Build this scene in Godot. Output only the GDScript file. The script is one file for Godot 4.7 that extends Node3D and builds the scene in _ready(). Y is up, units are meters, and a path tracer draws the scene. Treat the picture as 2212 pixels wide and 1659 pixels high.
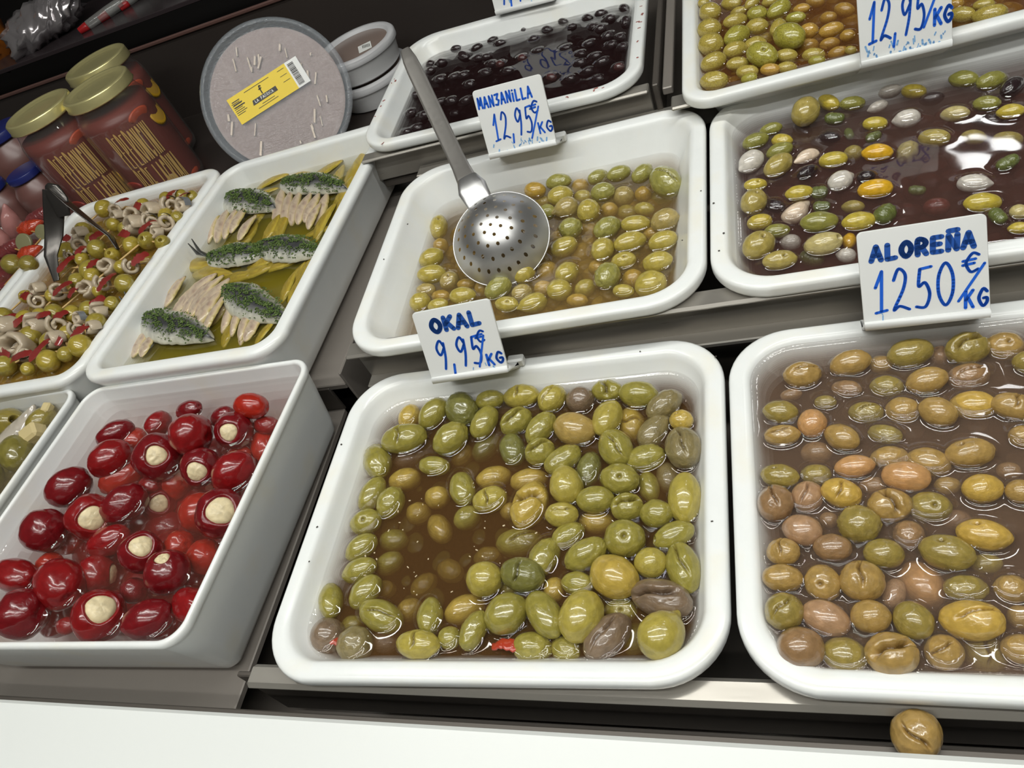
extends Node3D
# A market counter of olive trays. Metres, y up; y = 0 is the rim of the front trays.

var taken := {}
var rng := RandomNumberGenerator.new()
var noise := FastNoiseLite.new()
var tex := {}
var mats := {}
var olive_meshes := {}


# ---------------------------------------------------------------- mesh builder
class MB:
	var v := PackedVector3Array()
	var n := PackedVector3Array()
	var c := PackedColorArray()
	var idx := PackedInt32Array()
	var tint := Color.WHITE
	var use_c := false

	func tri(a: Vector3, b: Vector3, d: Vector3) -> void:   # seen clockwise from outside
		var k := v.size()
		var nn := (d - a).cross(b - a).normalized()
		for p in [a, b, d]:
			v.append(p)
			n.append(nn)
			c.append(tint)
		idx.append_array(PackedInt32Array([k, k + 1, k + 2]))

	func quad(a: Vector3, b: Vector3, d: Vector3, e: Vector3) -> void:
		tri(a, b, d)
		tri(a, d, e)

	# rows of points; wrap joins the last column to the first. closed = a closed body, turned right way out by its volume
	func grid(rows: Array, wrap: bool, closed: bool, flip := false, colors: Array = []) -> void:
		var k := v.size()
		var w: int = rows[0].size()
		var pts := PackedVector3Array()
		for r in rows:
			pts.append_array(r)
		var tris := PackedInt32Array()
		var cols := w if wrap else w - 1
		for i in rows.size() - 1:
			for j in cols:
				var a := i * w + j
				var b := i * w + (j + 1) % w
				var d := a + w
				var e := b + w
				tris.append_array(PackedInt32Array([a, b, e, a, e, d]))
		if closed:
			var vol := 0.0
			var mid := pts[0]
			for t in range(0, tris.size(), 3):
				vol += (pts[tris[t]] - mid).dot((pts[tris[t + 1]] - mid).cross(pts[tris[t + 2]] - mid))
			flip = vol > 0.0
		if flip:
			for t in range(0, tris.size(), 3):
				var s := tris[t + 1]
				tris[t + 1] = tris[t + 2]
				tris[t + 2] = s
		var nn := PackedVector3Array()
		nn.resize(pts.size())
		for t in range(0, tris.size(), 3):
			var f := (pts[tris[t + 2]] - pts[tris[t]]).cross(pts[tris[t + 1]] - pts[tris[t]])
			nn[tris[t]] += f
			nn[tris[t + 1]] += f
			nn[tris[t + 2]] += f
		# poles: rows that shrink to one point share a normal
		for i in rows.size():
			if w > 2 and pts[i * w].distance_to(pts[i * w + w / 2]) < 1e-7:
				var s := Vector3.ZERO
				for j in w:
					s += nn[i * w + j]
				for j in w:
					nn[i * w + j] = s
		v.append_array(pts)
		for i in pts.size():
			n.append(nn[i].normalized() if nn[i].length_squared() > 1e-30 else Vector3.UP)
			c.append(colors[i] if colors.size() else tint)
		for t in tris:
			idx.append(k + t)

	func box(mid: Vector3, size: Vector3, bev := 0.001, turn := Basis.IDENTITY) -> void:   # a chamfered box
		var h := size / 2.0
		bev = minf(bev, minf(h.x, minf(h.y, h.z)) * 0.9)
		var f := func(sx: float, sy: float, sz: float, ax: int) -> Vector3:
			var p := Vector3(sx * (h.x - (0.0 if ax == 0 else bev)), sy * (h.y - (0.0 if ax == 1 else bev)), sz * (h.z - (0.0 if ax == 2 else bev)))
			return mid + turn * p
		var out := func(a: Vector3, b: Vector3, d: Vector3, e: Vector3) -> void:
			if (d - a).cross(b - a).dot((a + b + d) / 3.0 - mid) > 0.0:
				quad(a, b, d, e)
			else:
				quad(a, e, d, b)
		var out3 := func(a: Vector3, b: Vector3, d: Vector3) -> void:
			if (d - a).cross(b - a).dot((a + b + d) / 3.0 - mid) > 0.0:
				tri(a, b, d)
			else:
				tri(a, d, b)
		for s in [-1.0, 1.0]:
			out.call(f.call(s, -1.0, -1.0, 0), f.call(s, 1.0, -1.0, 0), f.call(s, 1.0, 1.0, 0), f.call(s, -1.0, 1.0, 0))
			out.call(f.call(-1.0, s, -1.0, 1), f.call(1.0, s, -1.0, 1), f.call(1.0, s, 1.0, 1), f.call(-1.0, s, 1.0, 1))
			out.call(f.call(-1.0, -1.0, s, 2), f.call(1.0, -1.0, s, 2), f.call(1.0, 1.0, s, 2), f.call(-1.0, 1.0, s, 2))
			for t in [-1.0, 1.0]:
				out.call(f.call(s, t, -1.0, 0), f.call(s, t, 1.0, 0), f.call(s, t, 1.0, 1), f.call(s, t, -1.0, 1))
				out.call(f.call(s, -1.0, t, 0), f.call(s, 1.0, t, 0), f.call(s, 1.0, t, 2), f.call(s, -1.0, t, 2))
				out.call(f.call(-1.0, s, t, 1), f.call(1.0, s, t, 1), f.call(1.0, s, t, 2), f.call(-1.0, s, t, 2))
				for u in [-1.0, 1.0]:
					out3.call(f.call(s, t, u, 0), f.call(s, t, u, 1), f.call(s, t, u, 2))

	# a round or flat bar along a path; half sizes a (along side) and b (along up), taper per point
	func sweep(path: Array, side: Array, a: Array, b: Array, seg := 10, power := 1.0) -> void:
		var rows := []
		var last := path.size() - 1
		for i in path.size():
			var d: Vector3 = (path[mini(i + 1, last)] - path[maxi(i - 1, 0)]).normalized()
			var s: Vector3 = side[i] if side.size() > 1 else side[0]
			s = (s - d * s.dot(d)).normalized()
			var u := d.cross(s)
			var ring := PackedVector3Array()
			for j in seg:
				var t := TAU * j / seg
				var x := signf(cos(t)) * pow(absf(cos(t)), power)
				var y := signf(sin(t)) * pow(absf(sin(t)), power)
				ring.append(path[i] + s * x * a[i] + u * y * b[i])
			if i == 0:
				rows.append(_point(path[0], seg))
			rows.append(ring)
			if i == last:
				rows.append(_point(path[i], seg))
		grid(rows, true, true)

	func _point(p: Vector3, seg: int) -> PackedVector3Array:
		var r := PackedVector3Array()
		r.resize(seg)
		r.fill(p)
		return r

	# profile of Vector2(radius, height) turned about the y axis
	func lathe(profile: Array, seg := 40, at := Transform3D.IDENTITY) -> void:
		var rows := []
		for p in profile:
			var ring := PackedVector3Array()
			for j in seg:
				var t := TAU * j / seg
				ring.append(at * Vector3(p.x * cos(t), p.y, p.x * sin(t)))
			rows.append(ring)
		grid(rows, true, true)

	func mesh() -> ArrayMesh:
		var arr := []
		arr.resize(Mesh.ARRAY_MAX)
		arr[Mesh.ARRAY_VERTEX] = v
		arr[Mesh.ARRAY_NORMAL] = n
		if use_c:
			arr[Mesh.ARRAY_COLOR] = c
		arr[Mesh.ARRAY_INDEX] = idx
		var m := ArrayMesh.new()
		m.add_surface_from_arrays(Mesh.PRIMITIVE_TRIANGLES, arr)
		return m


# ---------------------------------------------------------------- scene helpers
func numbered(called: String) -> String:
	taken[called] = taken.get(called, -1) + 1
	return called if taken[called] == 0 else "%s_%03d" % [called, taken[called]]


func obj(called: String, m: Mesh, material: Material, parent: Node = null) -> MeshInstance3D:
	var o := MeshInstance3D.new()
	o.name = called if parent else numbered(called)
	o.mesh = m
	o.material_override = material
	(parent if parent else self).add_child(o, true)
	return o


func thing(called: String, label: String, category: String, at := Vector3.ZERO, group := "") -> Node3D:
	var o := Node3D.new()
	o.name = numbered(called)
	o.position = at
	add_child(o)
	tag(o, label, category, group)
	return o


func tag(o: Node, label: String, category: String, group := "", kind := "") -> void:
	o.set_meta("label", label)
	if category:
		o.set_meta("category", category)
	if group:
		o.set_meta("group", group)
	if kind:
		o.set_meta("kind", kind)


func struct(called: String, m: Mesh, material: Material, label: String, category := "") -> MeshInstance3D:
	var o := obj(called, m, material)
	tag(o, label, category if category else called.get_slice("_", 0), "", "structure")
	return o


func rgb8(r: int, g: int, b: int) -> Color:
	return Color8(r, g, b)


func mat(color: Color, rough := 0.5, metal := 0.0) -> StandardMaterial3D:
	var m := StandardMaterial3D.new()
	m.albedo_color = color
	m.roughness = rough
	m.metallic = metal
	return m


func clear(color: Color, alpha: float, rough: float, shine := 0.5) -> StandardMaterial3D:
	var m := mat(Color(color.r, color.g, color.b, alpha), rough)
	m.transparency = BaseMaterial3D.TRANSPARENCY_ALPHA
	m.cull_mode = BaseMaterial3D.CULL_DISABLED
	m.metallic_specular = shine
	if shine == 0.0:
		m.specular_mode = BaseMaterial3D.SPECULAR_DISABLED
	return m


func noise_tex(seed_: int, freq: float, lo: float, hi: float, kind := FastNoiseLite.TYPE_SIMPLEX_SMOOTH, octaves := 4, stops: Array = []) -> NoiseTexture2D:
	var f := FastNoiseLite.new()
	f.seed = seed_
	f.noise_type = kind
	f.frequency = freq
	f.fractal_octaves = octaves
	var t := NoiseTexture2D.new()
	t.width = 256
	t.height = 256
	t.seamless = true
	t.noise = f
	var g := Gradient.new()
	if stops.size():
		g.offsets = PackedFloat32Array(stops.map(func(s): return s[0]))
		g.colors = PackedColorArray(stops.map(func(s): return s[1]))
	else:
		g.colors = PackedColorArray([Color(lo, lo, lo), Color(hi, hi, hi)])
	t.color_ramp = g
	return t


func skin(color: Color, rough := 0.32, bump := 0.02, scale := 55.0, mottle := "mottle", coat := 0.85) -> StandardMaterial3D:
	var m := mat(color, rough)
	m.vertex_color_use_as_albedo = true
	m.uv1_triplanar = true
	m.uv1_scale = Vector3.ONE * 0.6
	m.uv1_offset = Vector3(rng.randf(), rng.randf(), rng.randf())
	m.albedo_texture = tex[mottle]
	if bump > 0.0:
		m.heightmap_enabled = true
		m.heightmap_texture = tex["wrinkle"]
		m.heightmap_scale = bump
	if coat > 0.0:
		m.clearcoat_enabled = true
		m.clearcoat = coat
		m.clearcoat_roughness = 0.1
	return m


# which row from the front and which from the left, in words, for every point of a tray
const ORD := ["first", "second", "third", "fourth", "fifth", "sixth", "seventh", "eighth", "ninth", "tenth", "eleventh", "twelfth", "thirteenth", "fourteenth", "fifteenth", "sixteenth", "seventeenth", "eighteenth", "nineteenth", "twentieth", "twenty-first", "twenty-second", "twenty-third", "twenty-fourth"]


func places(points: Array, pitch: float) -> Array:
	var front := -1e9
	for p in points:
		front = maxf(front, p.z)
	var rows := {}
	for i in points.size():
		var r := int((front - points[i].z) / pitch)
		if not rows.has(r):
			rows[r] = []
		rows[r].append(i)
	var out := []
	out.resize(points.size())
	var keys := rows.keys()
	keys.sort()
	for k in keys.size():
		var row: Array = rows[keys[k]]
		row.sort_custom(func(a, b): return points[a].x < points[b].x)
		for j in row.size():
			out[row[j]] = "%s row from front, %s from left" % [ORD[mini(k, 23)], ORD[mini(j, 23)]]
	return out


# ---------------------------------------------------------------- trays and liquids
func bil(q: Array, u: float, w: float) -> Vector2:   # corners back left, back right, front right, front left
	return (q[0] * (1.0 - u) + q[1] * u) * (1.0 - w) + (q[3] * (1.0 - u) + q[2] * u) * w


func ring(q: Array, inset: float, y: float, radius: float, seg := 12) -> PackedVector3Array:
	var w: float = (q[0].distance_to(q[1]) + q[3].distance_to(q[2])) / 2.0
	var d: float = (q[0].distance_to(q[3]) + q[1].distance_to(q[2])) / 2.0
	var hx := maxf(w / 2.0 - inset, 1e-6)
	var hz := maxf(d / 2.0 - inset, 1e-6)
	var r := minf(maxf(radius - inset * 0.75, 0.006), minf(hx, hz))
	var out := PackedVector3Array()
	for cn in 4:
		var sx: float = [1, -1, -1, 1][cn]
		var sz: float = [1, 1, -1, -1][cn]
		for k in seg + 1:
			var t := (cn + float(k) / seg) * PI / 2.0
			var x := sx * (hx - r) + r * cos(t)
			var z := sz * (hz - r) + r * sin(t)
			var p := bil(q, x / w + 0.5, z / d + 0.5)
			out.append(Vector3(p.x, y, p.y))
	return out


func tray_mesh(q: Array, y: float, profile: Array, radius: float) -> ArrayMesh:
	var rows := []
	for p in profile:
		rows.append(ring(q, p[0], y + p[1], radius))
	var mid := bil(q, 0.5, 0.5)
	for e in [0, rows.size()]:
		var pole := PackedVector3Array()
		pole.resize(rows[0].size())
		pole.fill(Vector3(mid.x, (y + profile[0][1]) if e == 0 else (y + profile[-1][1]), mid.y))
		rows.insert(e if e == 0 else rows.size(), pole)
	var b := MB.new()
	b.grid(rows, true, true)
	return b.mesh()


func in_ring(poly: PackedVector2Array, p: Vector2) -> bool:
	return Geometry2D.is_point_in_polygon(p, poly)


# the liquid of a tray: a surface that creeps up what stands in it, and murk below it
func brine(called: String, label: String, q: Array, y: float, inset: float, slope: float, radius: float, floats: Array, murk: Color, alphas: Array, top: Color, shine: float, rise := 0.0024, cell := 0.0011, deep := Color(-1, 0, 0)) -> void:
	var o := thing(called, label, "brine")
	o.set_meta("kind", "stuff")
	var edge := ring(q, inset, y, radius, 16)
	var wet := ring(q, inset - 0.0012, y, radius, 16)
	var poly := PackedVector2Array()
	for p in wet:
		poly.append(Vector2(p.x, p.z))
	var lo := Vector2(1e9, 1e9)
	var hi := -lo
	for p in poly:
		lo = lo.min(p)
		hi = hi.max(p)
	var nx := int((hi.x - lo.x) / cell) + 2
	var nz := int((hi.y - lo.y) / cell) + 2
	var h := PackedFloat32Array()
	h.resize(nx * nz)
	var stamp := func(cx: float, cz: float, a: float, b: float, hd: float, k: float) -> void:
		var reach := maxf(a, b) + 0.009
		var cs := cos(hd)
		var sn := sin(hd)
		for j in range(maxi(0, int((cz - reach - lo.y) / cell)), mini(nz, int((cz + reach - lo.y) / cell) + 1)):
			for i in range(maxi(0, int((cx - reach - lo.x) / cell)), mini(nx, int((cx + reach - lo.x) / cell) + 1)):
				var dx := lo.x + i * cell - cx
				var dz := lo.y + j * cell - cz
				var s := dx * cs - dz * sn
				var t := dx * sn + dz * cs
				var rr := sqrt(s * s / (a * a) + t * t / (b * b))
				var dist := (rr - 1.0) * (sqrt(s * s + t * t) / maxf(rr, 1e-4))
				var add := k * exp(-maxf(dist, 0.0) / 0.0022)
				if add > h[j * nx + i]:
					h[j * nx + i] = add
	for f in floats:   # [x, y, z, a, b, heading in degrees]
		var up: float = (y - f[1]) / f[4]
		if up < -1.0:
			continue
		if up < 0.93:
			var k := sqrt(1.0 - up * up)
			stamp.call(f[0], f[2], f[3] * k, f[4] * k, deg_to_rad(f[5]), rise)
	for p in edge:
		stamp.call(p.x, p.z, 0.0012, 0.0012, 0.0, rise * 0.6)
	for k in edge.size():
		var e0: Vector3 = edge[k]
		var e1: Vector3 = edge[(k + 1) % edge.size()]
		var steps := int(e0.distance_to(e1) / 0.0015)
		for s in range(1, steps):
			var p := e0.lerp(e1, float(s) / steps)
			stamp.call(p.x, p.z, 0.0009, 0.0009, 0.0, rise * 0.6)
	var wave := FastNoiseLite.new()
	wave.seed = 7
	wave.frequency = 18.0
	wave.fractal_octaves = 2
	var vv := PackedVector3Array()
	var nn := PackedVector3Array()
	vv.resize(nx * nz)
	nn.resize(nx * nz)
	for j in nz:
		for i in nx:
			var px := lo.x + i * cell
			var pz := lo.y + j * cell
			h[j * nx + i] += 0.00018 * wave.get_noise_2d(px, pz)
			vv[j * nx + i] = Vector3(px, y + h[j * nx + i], pz)
	for j in nz:
		for i in nx:
			var gx := h[j * nx + mini(i + 1, nx - 1)] - h[j * nx + maxi(i - 1, 0)]
			var gz := h[mini(j + 1, nz - 1) * nx + i] - h[maxi(j - 1, 0) * nx + i]
			nn[j * nx + i] = Vector3(-gx, 2.0 * cell, -gz).normalized()
	var inside := PackedByteArray()
	inside.resize(nx * nz)
	for j in nz:
		for i in nx:
			inside[j * nx + i] = 1 if in_ring(poly, Vector2(lo.x + i * cell, lo.y + j * cell)) else 0
	var idx := PackedInt32Array()
	for j in nz - 1:
		for i in nx - 1:
			var a := j * nx + i
			if inside[a] + inside[a + 1] + inside[a + nx] + inside[a + nx + 1] >= 2:
				idx.append_array(PackedInt32Array([a, a + 1, a + nx + 1, a, a + nx + 1, a + nx]))
	var arr := []
	arr.resize(Mesh.ARRAY_MAX)
	arr[Mesh.ARRAY_VERTEX] = vv
	arr[Mesh.ARRAY_NORMAL] = nn
	arr[Mesh.ARRAY_INDEX] = idx
	var m := ArrayMesh.new()
	m.add_surface_from_arrays(Mesh.PRIMITIVE_TRIANGLES, arr)
	obj("surface", m, clear(top, top.a, 0.04, shine), o).set_meta("kind", "stuff")
	# cloudiness: thin layers of suspended pulp, each a little deeper
	if alphas.size() > 5:   # halve the upper layers, so that the shore fades without steps
		var finer := []
		for k in alphas.size():
			var a: Array = alphas[k]
			if a[0] < 0.0125:
				var before: float = alphas[k - 1][0] if k else 0.0
				var half := 1.0 - sqrt(1.0 - a[1])
				finer.append([lerpf(before, a[0], 0.5), half])
				finer.append([a[0], half])
			else:
				finer.append(a)
		alphas = finer
	for k in alphas.size():
		var dy: float = alphas[k][0]
		var b := MB.new()
		var rr := ring(q, inset + dy * slope - 0.001, y - dy, radius, 12)
		var mid := bil(q, 0.5, 0.5)
		var pole := PackedVector3Array()
		pole.resize(rr.size())
		pole.fill(Vector3(mid.x, y - dy, mid.y))
		b.grid([pole, rr], true, false, true)
		obj("cloudy_layer", b.mesh(), clear(murk if deep.r < 0.0 else murk.lerp(deep, float(k) / (alphas.size() - 1)), alphas[k][1], 0.6, 0.0), o).set_meta("kind", "stuff")


# ---------------------------------------------------------------- olives
func olive_mesh(kind: String, n_: int) -> ArrayMesh:
	var key := kind + str(n_)
	if olive_meshes.has(key):
		return olive_meshes[key]
	noise.seed = hash(key) % 10000
	noise.frequency = 0.9
	noise.fractal_octaves = 3
	var fine := kind in ["c", "o", "h", "d"]
	var nu := 60 if fine else 24
	var nv := 60 if fine else 30
	if kind == "w":
		nu = 36
		nv = 40
	var r2 := RandomNumberGenerator.new()
	r2.seed = hash(key)
	var lean := r2.randf_range(-0.9, 0.9)
	var across := 1.0 if n_ % 3 == 1 else 0.0
	var ph := r2.randf() * TAU
	var rows := []
	var colors := []
	for i in nu + 1:
		var th := PI * i / nu
		var row := PackedVector3Array()
		for j in nv:
			var fi := TAU * j / nv
			var p := Vector3(cos(th), sin(th) * cos(fi), sin(th) * sin(fi))
			var k := 1.0 + 0.05 * noise.get_noise_3dv(p * 1.2)
			var col := 1.0
			match kind:
				"w":
					k += 0.045 * noise.get_noise_3d(p.x * 1.6, p.y * 4.2, p.z * 4.2) + 0.02 * noise.get_noise_3dv(p * 7.0)
				"c", "o":
					var along := p.x * cos(lean * 0.6 + across * 1.3) + p.z * sin(lean * 0.6 + across * 1.3)
					var off := -p.x * sin(lean * 0.6 + across * 1.3) + p.z * cos(lean * 0.6 + across * 1.3) + 0.06 * sin(along * 5.0 + ph) + 0.05 * noise.get_noise_3dv(p * 3.0)
					var reach := smoothstep(-0.05, 0.3, p.y + 0.3 * p.z) * (1.0 - smoothstep(0.45 if kind == "c" else 0.7, 0.85 if kind == "c" else 1.0, absf(along + 0.25 * lean)))
					var wide := 0.062 if kind == "c" else 0.15
					var g := exp(-pow(absf(off) / wide, 2.4)) * reach
					k -= (0.24 if kind == "c" else 0.42) * g
					k += 0.035 * exp(-pow((absf(off) - wide * 1.9) / 0.09, 2.0)) * reach
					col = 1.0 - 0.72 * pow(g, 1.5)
				"d":
					var dd := p.angle_to(Vector3(0.3, 0.9, 0.3).normalized())
					k -= 0.2 * exp(-pow(dd / 0.14, 2.0)) + 0.035 * exp(-pow(dd / 0.36, 2.0))
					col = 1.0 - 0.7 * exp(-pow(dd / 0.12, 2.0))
				"h":
					var dh := p.angle_to(Vector3(0.9, 0.42, 0.1).normalized())
					k -= 0.5 * (1.0 - smoothstep(0.14, 0.3, dh))
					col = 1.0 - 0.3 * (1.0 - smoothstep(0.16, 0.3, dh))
				"p":
					k += 0.22 * exp(-pow(th / 0.22, 2.0))
			var q := p * k
			if kind == "p":
				q.y *= 1.0 - 0.14 * p.x
				q.z *= 1.0 - 0.14 * p.x
			row.append(q)
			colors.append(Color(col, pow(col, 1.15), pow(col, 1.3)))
		rows.append(row)
	var b := MB.new()
	b.use_c = true
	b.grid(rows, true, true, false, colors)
	olive_meshes[key] = b.mesh()
	return olive_meshes[key]


const SAID := {"s": "smooth", "w": "wrinkled", "c": "cracked", "o": "split-open", "d": "dimpled", "h": "pitted", "p": "pointed"}


func olives(data: Array, called: String, where: String, tones: Array, tone_words: Array, group: String, level: float, pitch: float, noun := "olive") -> Array:
	var pts := []
	for d in data:
		pts.append(Vector3(d[0], d[1], d[2]) * 1e-4)
	var place := places(pts, pitch)
	var floats := []
	for i in data.size():
		var d: Array = data[i]
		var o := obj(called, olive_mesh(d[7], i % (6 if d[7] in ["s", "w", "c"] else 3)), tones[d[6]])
		var bas := Basis(Vector3.UP, deg_to_rad(d[5] + (180.0 if rng.randf() < 0.5 else 0.0))) * Basis(Vector3.BACK, rng.randf_range(-0.2, 0.2))
		if d[7] == "s" or d[7] == "w":
			bas = bas * Basis(Vector3.RIGHT, rng.randf() * TAU)
		o.transform = Transform3D(bas.scaled_local(Vector3(d[3], d[4], d[4]) * 1e-4), pts[i])
		var sunk: float = (level - pts[i].y) / (d[4] * 1e-4)
		var how := "sunken " if sunk > 0.95 else "half-sunk " if sunk > 0.3 else ""
		tag(o, "%s%s %s %s in %s, %s" % [how, SAID[d[7]], tone_words[d[6]], noun, where, place[i]], noun, group)
		floats.append([pts[i].x, pts[i].y, pts[i].z, d[3] * 1e-4, d[4] * 1e-4, d[5]])
	return floats


# olives that fill the tray below those one can pick apart
func bed(label: String, q: Array, y: float, inset: float, size: float, color: Material, mesh: Mesh) -> void:
	var spots := []
	var ctr := bil(q, 0.5, 0.5)
	var poly := PackedVector2Array()
	for p in ring(q, inset + size, y, 0.05):
		poly.append(Vector2(p.x, p.z))
	var step := size * 1.75
	for j in range(-14, 15):
		for i in range(-14, 15):
			var p := ctr + Vector2(i + 0.5 * (j % 2), j * 0.87) * step + Vector2(rng.randf_range(-1, 1), rng.randf_range(-1, 1)) * size * 0.2
			if in_ring(poly, p):
				spots.append(p)
	var mm := MultiMesh.new()
	mm.transform_format = MultiMesh.TRANSFORM_3D
	mm.mesh = mesh
	mm.instance_count = spots.size()
	for k in spots.size():
		var b := Basis(Vector3.UP, rng.randf() * TAU) * Basis(Vector3.RIGHT, rng.randf() * TAU)
		mm.set_instance_transform(k, Transform3D(b.scaled_local(Vector3(size * 1.25, size, size)), Vector3(spots[k].x, y + rng.randf_range(-0.3, 0.3) * size, spots[k].y)))
	var o := MultiMeshInstance3D.new()
	o.name = numbered("olive_bed")
	o.multimesh = mm
	o.material_override = color
	add_child(o)
	tag(o, label, "olives", "", "stuff")


# ---------------------------------------------------------------- lettering
const GLYPHS := {
	"0": [[.5, 1, .15, .72, .15, .28, .5, 0, .85, .28, .85, .72, .5, 1]],
	"1": [[.05, .62, .5, 1, .42, .02], [.05, .0, .8, .04]],
	"2": [[.08, .74, .35, 1, .7, .84, .58, .5, .08, .03, .38, .1, .9, .0]],
	"5": [[.9, .98, .32, .95], [.32, .95, .25, .55, .58, .62, .82, .34, .6, .04, .12, .06]],
	"7": [[.1, .92, .85, 1, .45, 0]],
	"9": [[.78, .78, .5, 1, .14, .76, .36, .5, .78, .74], [.8, .9, .74, .42, .52, 0]],
	",": [[.35, .1, .1, -.22]],
	"€": [[.9, .88, .55, 1, .22, .62, .22, .36, .5, 0, .9, .12], [0, .62, .72, .68], [0, .4, .66, .46]],
	"/": [[.95, 1.05, .0, -.1]],
	"A": [[.02, 0, .48, 1, .95, 0], [.2, .36, .78, .36]],
	"C": [[.9, .8, .5, 1, .1, .6, .1, .35, .5, 0, .9, .18]],
	"E": [[.88, 1, .12, 1, .12, 0, .88, 0], [.12, .52, .75, .52]],
	"F": [[.88, 1, .12, 1, .12, 0], [.12, .52, .75, .52]],
	"B": [[.12, 0, .12, 1, .6, 1, .8, .78, .55, .54, .12, .52], [.55, .54, .88, .3, .6, 0, .12, 0]],
	"G": [[.88, .82, .5, 1, .12, .62, .12, .34, .5, 0, .88, .2, .88, .45, .55, .45]],
	"I": [[.5, 1, .5, 0]],
	"i": [[.5, .72, .5, 0], [.48, .98, .54, 1.0]],
	"K": [[.14, 1, .14, 0], [.86, 1, .16, .45], [.36, .6, .9, 0]],
	"L": [[.15, 1, .15, 0, .88, .04]],
	"M": [[.05, 0, .15, 1, .5, .3, .85, 1, .95, 0]],
	"N": [[.1, 0, .12, 1, .86, 0, .9, 1]],
	"Ñ": [[.1, 0, .12, 1, .86, 0, .9, 1], [.12, 1.3, .9, 1.32]],
	"O": [[.5, 1, .1, .7, .1, .3, .5, 0, .9, .3, .9, .7, .5, 1]],
	"P": [[.15, 0, .15, 1, .65, 1, .88, .74, .62, .48, .15, .46]],
	"R": [[.15, 0, .15, 1, .65, 1, .88, .76, .6, .52, .15, .48], [.5, .5, .92, 0]],
	"Z": [[.1, .96, .88, 1, .42, .55, .9, .4, .55, 0, .05, .06]],
	"f": [[.85, .9, .6, 1, .45, .8, .4, .0], [.15, .62, .75, .66]],
}


func ribbon(b: MB, pts: Array, half: float, place_: Callable, bend: bool) -> void:
	var line := []
	if bend and pts.size() > 2:
		for i in pts.size() - 1:
			var p0: Vector2 = pts[maxi(i - 1, 0)] if pts[0] != pts[-1] or i > 0 else pts[-2]
			var p3: Vector2 = pts[mini(i + 2, pts.size() - 1)] if pts[0] != pts[-1] or i < pts.size() - 2 else pts[1]
			for k in 6:
				line.append(pts[i].cubic_interpolate(pts[i + 1], p0, p3, k / 6.0))
		line.append(pts[-1])
	else:
		line = pts
	var put := func(p: Vector2, q: Vector2, r: Vector2) -> void:
		if (q - p).cross(r - p) > 0.0:
			b.tri(place_.call(p), place_.call(r), place_.call(q))
		else:
			b.tri(place_.call(p), place_.call(q), place_.call(r))
	for i in line.size():
		var a: Vector2 = line[i]
		if i + 1 < line.size():
			var e: Vector2 = line[i + 1]
			if a.distance_to(e) < 1e-7:
				continue
			var s := (e - a).normalized().orthogonal() * half
			put.call(a + s, e + s, e - s)
			put.call(a + s, e - s, a - s)
		for k in 8:
			put.call(a, a + Vector2.from_angle(TAU * k / 8) * half, a + Vector2.from_angle(TAU * (k + 1) / 8) * half)


# writes text; at = lower left, size = letter width and height, all in the units that place_ takes
func write(b: MB, text: String, at: Vector2, size: Vector2, gap: float, half: float, place_: Callable, slant := 0.0, jitter := 0.0) -> void:
	var x := at.x
	for ch in text:
		if ch == " ":
			x += size.x + gap
			continue
		var w: float = size.x * (0.35 if ch in [",", "I", "i"] else 0.8 if ch == "1" else 1.0)
		var up := rng.randf_range(-jitter, jitter)
		for stroke in GLYPHS[ch]:
			var pts := []
			for k in range(0, stroke.size(), 2):
				pts.append(Vector2(x + stroke[k] * w + slant * stroke[k + 1] * size.y, at.y + up + stroke[k + 1] * size.y))
			ribbon(b, pts, half, place_, ch in "0259€COGPR9B,f")
		x += w + gap


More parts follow.
